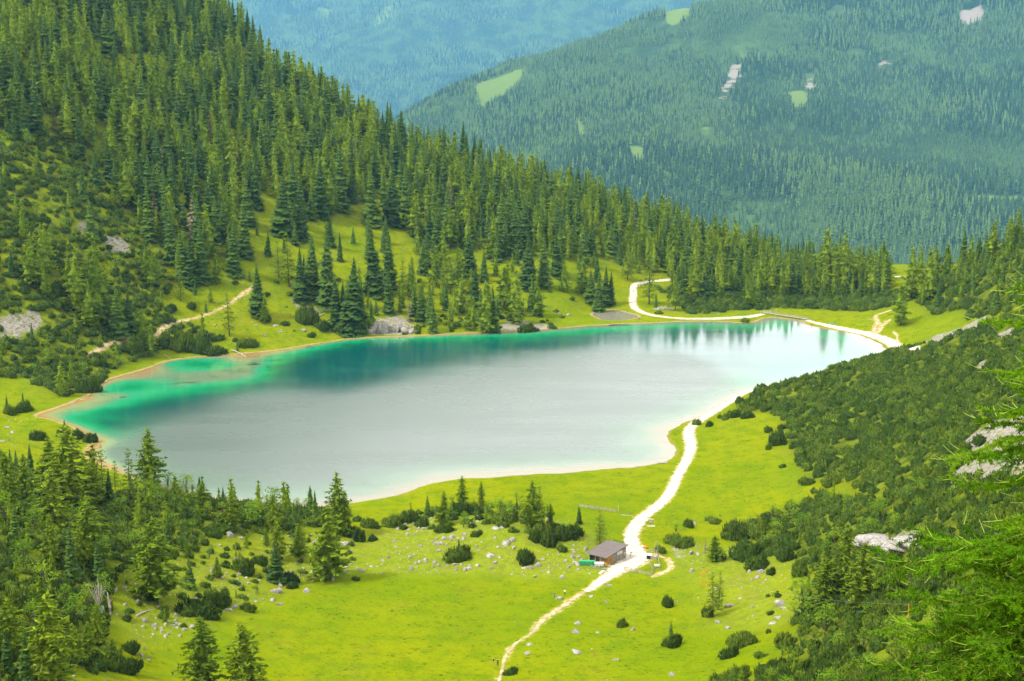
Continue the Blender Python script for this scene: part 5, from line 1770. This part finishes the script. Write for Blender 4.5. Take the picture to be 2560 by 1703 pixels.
t = empty('signpost', p)
tag(t, 'short wooden signpost standing at the hut corner by the path', 'signpost')
MB().tube([(0, 0, -.2), (.02, 0, 1.9)], [.07, .06], 6).build('post', M['wood_grey'], t)
MB().box((.35, 0, 1.65), (.7, .04, .16), R(20)).build('arm', M['wood_new'], t)
MB().box((.3, 0, 1.4), (.6, .04, .16), R(-15)).build('arm', M['wood_new'], t)
p = gpt(1615, 1371)
t = empty('tarpaulin_heap', p)
tag(t, 'bright orange tarpaulin heap with a pale sack by the path', 'tarpaulin')
V, T, _ = make_rock(901, 2, .9)
me = mesh_np('sheet', V * .75, T, True)
me.materials.append(M['orange'])
add_obj('sheet', me, None, t)
V, T, _ = make_rock(902, 2, 1.0)
me = mesh_np('sack', V * np.array([.45, .45, .7]) + np.array([-.9, .5, .1]), T, True)
me.materials.append(M['white_paint'])
add_obj('sack', me, None, t)
p = gpt(1504, 1432)
o = MB().box((0, 0, .15), (2.8, .7, .22), R(62)).build('timber_slab', M['white_paint'], None, p)
tag(o, 'pale timber slab lying on the grass below the hut', 'slab')

# goods ropeway: thin cable with an orange carrier
a, b = gpt(1640, 1392) + Vector((0, 0, 5.0)), Vector(at_y(2760, 1492, 120))
mast = empty('ropeway_mast', a - Vector((0, 0, 5.0)))
tag(mast, 'slim wooden mast where the goods cable ends at the pen', 'mast')
for x in (-.8, .8):
    MB().tube([(x, 0, -.3), (x * .15, 0, 5.05)], [.11, .07], 6).build('leg', M['wood_grey'], mast)
MB().bar((-.35, 0, 3.2), (.35, 0, 3.2), .1).build('crossbar', M['wood_grey'], mast)
pts = []
for i in range(41):
    f = i / 40
    q = a.lerp(b, f)
    pts.append(q - Vector((0, 0, 4 * 7.0 * f * (1 - f))))
o = MB().tube([q - a for q in pts], .013, 5).build('ropeway_cable', M['steel'], None, a)
tag(o, 'thin steel cable of the goods ropeway crossing above the shrubs', 'cable')


def on_cable(px):
    best = min(pts, key=lambda q: abs(float(project(q.x, q.y, q.z)[0]) - px))
    i = pts.index(best)
    j = min(i + 1, len(pts) - 1)
    pa, pb = (float(project(q.x, q.y, q.z)[0]) for q in (pts[i], pts[j]))
    f = 0 if abs(pb - pa) < 1e-6 else min(max((px - pa) / (pb - pa), -1), 1)
    return pts[i].lerp(pts[j], f)


q = on_cable(1763)
t = empty('ropeway_carrier', q)
tag(t, 'orange oval carrier loop hanging from the goods cable', 'carrier')
lp = []
for i in range(25):
    th = 2 * math.pi * i / 24
    lp.append((.95 * math.sin(th) * (1 - .15 * math.cos(th)), 0, -1.9 + 1.85 * math.cos(th)))
MB().tube(lp, .07, 6).build('loop', M['orange'], t)
MB().box((0, 0, -.05), (.6, .16, .3)).build('pulley_block', M['orange'], t)
q = on_cable(2271)
t = empty('ropeway_carrier', q)
tag(t, 'straight orange carrier bar hanging in front of the larch', 'carrier')
MB().tube([(0, 0, 0), (0, 0, -1.7)], .055, 6).build('bar', M['orange'], t)
MB().box((0, 0, -1.75), (.32, .1, .1)).build('hook', M['steel'], t)

# jetty, bridge, driftwood, picnic tables
p = gpt(1656, 1160)
t = empty('jetty', (p.x, p.y + 1.2, 0), R(-8))
tag(t, 'tiny weathered wooden jetty at the near shore by the path', 'jetty')
for i in range(9):
    MB().box((-1.9 + .47 * i, 0, .55), (.42, 1.3, .06)).build('plank', M['wood_grey'], t)
for x in (-1.8, 0, 1.8):
    for y in (-.55, .55):
        MB().tube([(x, y, -.6), (x, y, .9 if x > 1 else .52)], .07, 6).build('post', M['wood_grey'], t)
A, B = gpt(1912, 783), gpt(2016, 800)
t = empty('footbridge', ((A.x + B.x) / 2, (A.y + B.y) / 2, .55), math.atan2(B.y - A.y, B.x - A.x))
tag(t, 'long low wooden footbridge with railings over the outlet', 'bridge')
LB = (B - A).length + 3
n = 42
for i in range(n):
    MB().box((-LB / 2 + LB * (i + .5) / n, 0, .35), (LB / n - .05, 2.2, .09)).build('plank', M['wood_grey'], t)
for s_ in (-1, 1):
    MB().box((0, s_ * .9, .2), (LB, .2, .22)).build('beam', M['wood_dark'], t)
    for k in range(9):
        x = -LB / 2 + .2 + (LB - .4) * k / 8
        MB().box((x, s_ * 1.05, .85), (.13, .13, 1.15)).build('post', M['wood_grey'], t)
    for zz in (.9, 1.36):
        MB().box((0, s_ * 1.05, zz), (LB, .07, .13)).build('rail', M['wood_grey'], t)
for k in range(5):
    x = -LB / 2 + LB * (k + .5) / 5
    MB().box((x, 0, -.3), (.6, 2.0, .9)).build('pier', M['rock'], t)


def log(pa, pb, rad, label, name='driftwood_log', lift=.1, branches=0, mat='greybark'):
    A, B = Vector(pa), Vector(pb)
    mb = MB()
    d = B - A
    L = d.length
    pts = [Vector((0, 0, 0)) + d * f + Vector((0, 0, .06 * L * .3 * math.sin(f * 5))) for f in (0, .25, .5, .75, 1)]
    mb.tube(pts, [rad, rad * .9, rad * .75, rad * .55, rad * .3], 7)
    for k in range(branches):
        f = random.uniform(.3, .95)
        q = d * f
        mb.tube([q, q + Vector((random.uniform(-.5, .5), random.uniform(-.5, .5), random.uniform(.2, .7))) * L * .2], [rad * .3, rad * .08], 5)
    return tag(mb.build(name, M[mat], None, A + Vector((0, 0, lift))), label, 'log')


log(gpt(578, 875), at_z(616, 891, .15), .32, 'bleached tree trunk sliding from the left shore into the water', branches=3)
log(at_z(1523, 813.5, .25), at_z(1575, 812, .25), .35, 'brown wooden beam lying in the water at the pond mouth', mat='bark')
log(at_z(300, 994, .1), at_z(316, 992, .1), .25, 'short dark log stranded in the shallow left bay', mat='bark')
log(gpt(200, 1000), gpt(240, 998), .25, 'grey driftwood lying on the left bay shore', branches=2)
log(gpt(340, 1541), gpt(392, 1520), .22, 'fallen bleached trunk with stubs in the moraine grass', branches=6)
log(gpt(790, 795), gpt(830, 775), .3, 'pale fallen trunk on the slope between spruces', branches=5)
log(gpt(410, 888), gpt(430, 898), .2, 'bleached branch at the shore below the pine bushes', branches=3)
p = gpt(275, 1535)
mb = MB()
mb.tube([(0, 0, -.2), (.1, 0, 1.6), (-.2, .1, 3.4), (-.35, 0, 5.4)], [.42, .34, .26, .12], 7)
mb.tube([(-.1, 0, 2.6), (.7, .2, 3.6)], [.15, .04], 5)
mb.tube([(-.2, 0, 3.6), (-.9, -.2, 4.6)], [.12, .03], 5)
tag(mb.build('dead_stump', M['greybark'], None, p), 'leaning bleached dead stump among the moraine boulders', 'stump')
p = gpt(247, 1520)
mb = MB()
rr = np.random.default_rng(8)
for k in range(16):
    a_, tl = rr.uniform(0, 6.3), rr.uniform(.2, .55)
    e = Vector((math.cos(a_) * tl * 5, math.sin(a_) * tl * 5, rr.uniform(4.5, 7.5)))
    mb.tube([(0, 0, 0), e * .5 + Vector((0, 0, .4)), e], [.12, .05, .012], 5)
    for q in range(3):
        f = rr.uniform(.45, .9)
        mb.tube([e * f, e * f + Vector((rr.uniform(-1, 1), rr.uniform(-1, 1), rr.uniform(.4, 1.2)))], [.035, .01], 4)
tag(mb.build('bare_shrub', M['greybark'], None, p), 'leafless grey shrub with fine upright branches on the moraine', 'shrub')


def picnic(px, py, mat, label):
    p = gpt(px, py)
    t = empty('picnic_table', p, R(8))
    tag(t, label, 'table')
    MB().box((0, 0, .78), (2.0, .8, .08)).build('table_top', M[mat], t)
    for s_ in (-1, 1):
        MB().box((0, s_ * .75, .46), (2.0, .3, .06)).build('bench', M[mat], t)
        MB().bar((s_ * .7, -.75, 0), (s_ * .7, .3, .78), .09).build('leg', M['wood_grey'], t)
        MB().bar((s_ * .7, .75, 0), (s_ * .7, -.3, .78), .09).build('leg', M['wood_grey'], t)


picnic(1796, 788, 'teal', 'teal picnic table under the bush by the far shore path')
picnic(2080, 811, 'teal', 'picnic table on the grass right of the footbridge')
picnic(1598, 798, 'wood_dark', 'dark picnic table on the grassy spit by the pond')


# ------------------------------------------------------------------ rocky outcrop at the far shore
def crag(px0, px1, py, hgt, label, seed):
    A, B = gpt(px0, py), gpt(px1, py)
    t = empty('rock_outcrop', (A + B) / 2)
    tag(t, label, 'rock')
    r = np.random.default_rng(seed)
    n = 13
    for i in range(n):
        f = (i + r.uniform(-.3, .3)) / (n - 1)
        hh = hgt * (.35 + .75 * math.sin(math.pi * min(max(f, .05), .95))) * r.uniform(.6, 1.1)
        V, T, _ = make_rock(seed * 10 + i, 2, .9)
        wid = (B - A).length / n * r.uniform(1.0, 1.9)
        c = A.lerp(B, min(max(f, 0), 1)) - (A + B) / 2 + Vector((0, r.uniform(0, 5), 0))
        a_ = r.uniform(0, 6.3)
        ca, sa = math.cos(a_), math.sin(a_)
        X, Y = V[:, 0] * wid, V[:, 1] * wid
        W = np.stack([X * ca - Y * sa, X * sa + Y * ca, V[:, 2] * hh * .75], -1)
        me = mesh_np('block', W, T, False)
        me.materials.append(M['rock'])
        add_obj('block', me, None, t, (c.x, c.y, c.z - .4))


crag(915, 1030, 834, 8.5, 'pale rocky outcrop at the water edge under the spruces', 41)
crag(1640, 1690, 775, 3.0, 'small pale rock face beside the far shore path', 42)
crag(2172, 2306, 1366, 2.0, 'broad pale rock slab among the lower right shrubs', 43)


# ------------------------------------------------------------------ people
SK = {'pelvis': (0, 0, .95), 'chest': (0, 0, 1.28), 'neck': (0, 0, 1.50), 'head': (0, .02, 1.62), 'crown': (0, .02, 1.74),
      'shl': (-.19, 0, 1.42), 'ell': (-.27, .03, 1.15), 'wrl': (-.27, -.06, .92), 'hal': (-.27, -.09, .84), 'shr': (.19, 0, 1.42), 'elr': (.27, .03, 1.15), 'wrr': (.27, -.06, .92), 'har': (.27, -.09, .84),
      'hil': (-.09, 0, .90), 'knl': (-.11, -.02, .50), 'anl': (-.11, .02, .09), 'tol': (-.12, -.16, .04), 'hir': (.09, 0, .90), 'knr': (.11, -.02, .50), 'anr': (.11, .02, .09), 'tor': (.12, -.16, .04)}
RADI = {'pelvis': .14, 'chest': .15, 'neck': .06, 'head': .095, 'crown': .07, 'sh': .075, 'el': .05, 'wr': .036, 'ha': .04, 'hi': .10, 'kn': .065, 'an': .045, 'to': .04}
BONES = [('pelvis', 'chest', 1), ('chest', 'neck', 1), ('neck', 'head', 0), ('head', 'crown', 3), ('chest', 'shl', 1), ('shl', 'ell', 1), ('ell', 'wrl', 0), ('wrl', 'hal', 0), ('chest', 'shr', 1), ('shr', 'elr', 1), ('elr', 'wrr', 0), ('wrr', 'har', 0),
         ('pelvis', 'hil', 2), ('hil', 'knl', 2), ('knl', 'anl', 2), ('anl', 'tol', 3), ('pelvis', 'hir', 2), ('hir', 'knr', 2), ('knr', 'anr', 2), ('anr', 'tor', 3)]
POSES = {'stand': {}, 'hands_up': {'ell': (-.40, -.08, 1.45), 'wrl': (-.16, -.16, 1.62), 'hal': (-.08, -.17, 1.66), 'elr': (.40, -.08, 1.45), 'wrr': (.16, -.16, 1.62), 'har': (.08, -.17, 1.66)},
         'walk': {'knl': (-.11, -.22, .52), 'anl': (-.11, -.28, .10), 'tol': (-.12, -.46, .07), 'knr': (.11, .08, .49), 'anr': (.11, .34, .14), 'tor': (.12, .22, .03), 'wrl': (-.26, .16, .95), 'hal': (-.26, .2, .88), 'wrr': (.26, -.2, .98), 'har': (.26, -.26, .92)},
         'sit': {'pelvis': (0, 0, .45), 'chest': (0, 0, .78), 'neck': (0, -.02, 1.0), 'head': (0, -.02, 1.12), 'crown': (0, -.02, 1.24), 'shl': (-.19, 0, .92), 'shr': (.19, 0, .92), 'ell': (-.26, -.1, .68), 'elr': (.26, -.1, .68), 'wrl': (-.18, -.32, .6), 'wrr': (.18, -.32, .6),
                 'hal': (-.14, -.4, .58), 'har': (.14, -.4, .58), 'hil': (-.1, -.05, .43), 'hir': (.1, -.05, .43), 'knl': (-.13, -.45, .46), 'knr': (.13, -.45, .46), 'anl': (-.13, -.5, .08), 'anr': (.13, -.5, .08), 'tol': (-.13, -.66, .05), 'tor': (.13, -.66, .05)}}
cloth_cache = {}


def cloth(col):
    if col not in cloth_cache:
        cloth_cache[col] = simple_mat('cloth', col, .85, .15, 8, .2)
    return cloth_cache[col]


SKIN, HAIR = simple_mat('skin', (0.42, 0.24, 0.16), .6, .08, 8, .1), simple_mat('hair_and_shoes', (0.05, 0.035, 0.025), .8, .2, 8, .2)
body_cache = {}


def body(pose):
    if pose in body_cache:
        return body_cache[pose]
    P = {**SK, **POSES[pose]}
    keys = list(P)
    me = bpy.data.meshes.new('body')
    me.from_pydata([P[k] for k in keys], [(keys.index(a), keys.index(b)) for a, b, _ in BONES], [])
    o = bpy.data.objects.new('body', me)
    COL.objects.link(o)
    o.modifiers.new('s', 'SKIN')
    o.modifiers.new('d', 'SUBSURF').levels = 1
    for i, k in enumerate(keys):
        rr_ = RADI.get(k) or RADI[k[:2]]
        me.skin_vertices[0].data[i].radius = (rr_, rr_ * (.75 if k in ('chest', 'pelvis') else 1))
        me.skin_vertices[0].data[i].use_root = (k == 'pelvis')
    dg = bpy.context.evaluated_depsgraph_get()
    ev = o.evaluated_get(dg)
    res = bpy.data.meshes.new_from_object(ev)
    bpy.data.objects.remove(o)
    segs = [(Vector(P[a]), Vector(P[b]), k) for a, b, k in BONES]
    ids = []
    for f in res.polygons:
        c = f.center
        best, bk = 9, 0
        for a, b, k in segs:
            d = b - a
            t_ = min(max((c - a).dot(d) / max(d.length_squared, 1e-6), 0), 1)
            q = (c - a - d * t_).length
            if q < best:
                best, bk = q, k
        if bk == 3 and c.y < P['head'][1] - .03 and c.z > P['neck'][2]:
            bk = 0
        ids.append(bk)
    body_cache[pose] = (res, ids)
    return body_cache[pose]


def person(px, py, pose, face, shirt, trousers, label, size=1.0):
    p = gpt(px, py) if not isinstance(px, Vector) else px
    res, ids = body(pose)
    me = res.copy()
    me.materials.clear()
    for mt in (SKIN, cloth(shirt), cloth(trousers), HAIR):
        me.materials.append(mt)
    me.polygons.foreach_set('material_index', np.array(ids, np.int32))
    me.shade_smooth()
    o = add_obj('person', me, None, None, p + Vector((0, 0, .02)), (0, 0, R(face)), (size, size, size))
    return tag(o, label, 'person')


BLK, WHT, RED, BLU = (0.02, 0.02, 0.022), (0.6, 0.6, 0.58), (0.42, 0.035, 0.03), (0.03, 0.07, 0.24)
person(1234, 1664, 'hands_up', 200, BLK, (0.25, 0.16, 0.11), 'person in black with raised elbows, left one on the near trail', 1.05)
person(1244.5, 1667, 'hands_up', 190, BLK, BLK, 'person all in black with raised elbows, nearer the trail', 1.05)
person(1386, 1496, 'stand', 120, BLU, BLU, 'person in blue standing beside the rounded boulder', 1.05)
person(1412, 1489, 'stand', 170, WHT, BLK, 'person in a white shirt standing uphill of the boulder', 1.05)
person(1583, 731, 'walk', 180, RED, BLK, 'person in dark red walking down the far gravel road', 1.0)
person(1602, 715, 'stand', 150, (0.3, .08, .1), BLK, 'person standing at the bend of the far gravel road')
person(1598, 800, 'sit', 90, BLK, BLK, 'person in black sitting on the grassy spit')
person(1684, 800, 'sit', 200, RED, BLK, 'person in red sitting at the far shore, left of the bush')
person(1814.5, 799, 'walk', 90, RED, RED, 'person in red on the far shore path, left of a pair')
person(1826, 800, 'stand', 90, (0.4, .12, .08), BLK, 'person in dark clothes on the far shore path, right of a pair')
person(2031, 804, 'walk', 100, BLK, BLK, 'person in black by the bridge end, left of two')
person(2039, 806, 'walk', 100, BLK, BLK, 'person in black by the bridge end, right of two')
person(2068, 813, 'stand', 90, BLK, BLU, 'person in dark clothes beside the picnic table')
person(2029, 815, 'stand', 180, (0.5, .2, .15), BLK, 'person standing right at the water below the bridge end')
person(2200, 820, 'stand', 180, (0.6, .45, .05), BLK, 'person in yellow at the side track above the shore')


# ------------------------------------------------------------------ the near larch beside the viewpoint
M['near_needles'] = foliage_mat('near_larch_needles', (0.032, 0.105, 0.002), (0.095, 0.230, 0.004), (0.210, 0.360, 0.008), .45)
M['shoot'] = simple_mat('young_larch_shoot', (0.19, 0.27, 0.015), .6, .15, 4, .1)
M['twig'] = simple_mat('larch_twig', (0.13, 0.08, 0.035), .8, .3, 10, .3)
LXp, LYp = 6.75, 16.6
gz = float(H(LXp, LYp))
apex = 140.1
near = empty('larch_tree', (LXp, LYp, gz))
tag(near, 'near larch with bright feathery shoots reaching in from the right edge', 'tree')
HT = apex - gz
mb = MB()
mb.tube([(0, 0, -.4), (.03, 0, HT * .3), (-.02, .02, HT * .6), (0, 0, HT)], [.17, .13, .08, .01], 10)
mb.build('trunk', M['bark'], near)
r = np.random.default_rng(19)


def needle_tufts(s, P, D, n, ln, wd, tint):
    """n thin needles at every point of P, spreading off the twig direction D"""
    P, D = np.repeat(P, n, 0), np.repeat(D, n, 0)
    k = len(P)
    if k == 0:
        return
    a = r.normal(0, 1, (k, 3))
    a = a - D * (a * D).sum(1, keepdims=True) * .55 + D * .35
    a /= np.linalg.norm(a, axis=1, keepdims=True) + 1e-6
    b = np.cross(a, r.normal(0, 1, (k, 3)))
    b /= np.linalg.norm(b, axis=1, keepdims=True) + 1e-6
    l_ = ln * r.uniform(.7, 1.2, (k, 1))
    V = np.stack([P - b * wd * .5, P + b * wd * .5, P + a * l_], 1).reshape(-1, 3)
    s.V.append(V)
    s.T.append(np.arange(3 * k).reshape(-1, 3) + s.n)
    s.t.append(np.repeat(np.clip(tint + r.uniform(-.25, .25, k), 0, 1), 3))
    s.n += 3 * k


def twig(s, sh, st, p0, d, L, rad, depth, tint):
    n = max(3, int(L / .11))
    p, pts = np.array(p0, float), []
    d = np.array(d, float)
    d /= np.linalg.norm(d)
    for i in range(n + 1):
        pts.append(p.copy())
        d = d + r.normal(0, .05, 3) + np.array([0, 0, .03 if i > n * .5 else -.025])
        d /= np.linalg.norm(d)
        p = p + d * L / n
    st.tube(pts, [max(rad * (1 - .85 * i / n), .0018) for i in range(n + 1)], 3)
    PT = np.array(pts)
    m_ = max(2, int(L / .019))
    f = (np.arange(m_) + r.random(m_)) / m_
    if depth == 0:
        f = f[f > .1]
    i = np.minimum((f * n).astype(int), n - 1)
    dd = PT[i + 1] - PT[i]
    q = PT[i] + dd * (f * n - i)[:, None]
    needle_tufts(s, q, dd / (np.linalg.norm(dd, axis=1, keepdims=True) + 1e-6), 5, .050, .0165, tint)
    if depth < 2:
        k = int(L / (.13 if depth == 0 else .12))
        for j in range(k):
            f = .14 + .84 * (j + r.uniform(0, .8)) / k
            i = min(int(f * n), n - 1)
            dd = pts[i + 1] - pts[i]
            dd = dd / (np.linalg.norm(dd) + 1e-6)
            sd = np.cross(dd, [0, 0, 1.0]) * (1 if j % 2 else -1)
            nd = dd * .75 + sd * r.uniform(.6, 1.0) + np.array([0, 0, r.uniform(-.35, .25)])
            twig(s, sh, st, pts[i], nd, L * (.42 if depth == 0 else .35) * (1.1 - f * .6) * r.uniform(.7, 1.2), rad * .45, depth + 1, min(1, max(0, tint + r.uniform(-.2, .2))))
    # this year's long shoots at the tip
    if L > .16:
        for j in range((1 if r.random() < (.45 if depth == 1 else .2) else 0) if depth else 3):
            nd = d + r.normal(0, .45, 3) + np.array([0, 0, .15])
            nd /= np.linalg.norm(nd)
            e = pts[-1] if j == 0 else pts[max(0, n - 1 - int(r.integers(0, max(1, n // 2))))]
            l_ = r.uniform(.09, .24)
            sh.tube([e, e + nd * l_ * .5, e + nd * l_ + np.array([0, 0, .01])], [.0048, .004, .0025], 3)


zs = np.arange(131.2, 139.9, .15)
nbr = 0
for zb in zs:
    for rep in range(2):
        a = r.uniform(math.pi * .55, math.pi * 1.75) if rep == 0 or r.random() < .75 else r.uniform(-.6, .6)
        dpt_ = apex - zb
        L = (.33 * dpt_ + .16) * r.uniform(.7, 1.12)
        L = min(L, 2.5)
        d = np.array([math.cos(a), math.sin(a), r.uniform(-.12, .10) - .02 * dpt_])
        s, sh, st = Soup(), MB(), MB()
        twig(s, sh, st, (0, 0, zb - gz + r.uniform(-.06, .06)), d, L, .006 + .004 * L, 0, r.uniform(.15, .75))
        br = st.build('branch', M['twig'], near)
        me = soup_mesh('needles', s.done(), M['near_needles'])
        tag(add_obj('needles', me, None, br), kind='stuff')
        if sh.v:
            tag(sh.build('shoots', M['shoot'], br), kind='stuff')
        nbr += len(me.polygons)
print('near larch needles', nbr)

# ------------------------------------------------------------------ the air: one even, pale blue haze round everything
HAZE_D, HAZE_C = 2.6e-5, (0.17, 0.52, 1.0)
mb = MB()
mb.box((250, 5900, 110), (11000, 13000, 1780))
m, nt, out = new_mat('haze')
g = NT(nt)
pv = g.node('ShaderNodeVolumePrincipled')
pv.inputs['Color'].default_value = HAZE_C + (1,)
pv.inputs['Density'].default_value = HAZE_D
pv.inputs['Anisotropy'].default_value = 0.0
g.link(pv.outputs[0], out.inputs['Volume'])
hz = mb.build('haze', m)
tag(hz, 'thin blue haze hanging over the whole valley', 'haze', kind='stuff')
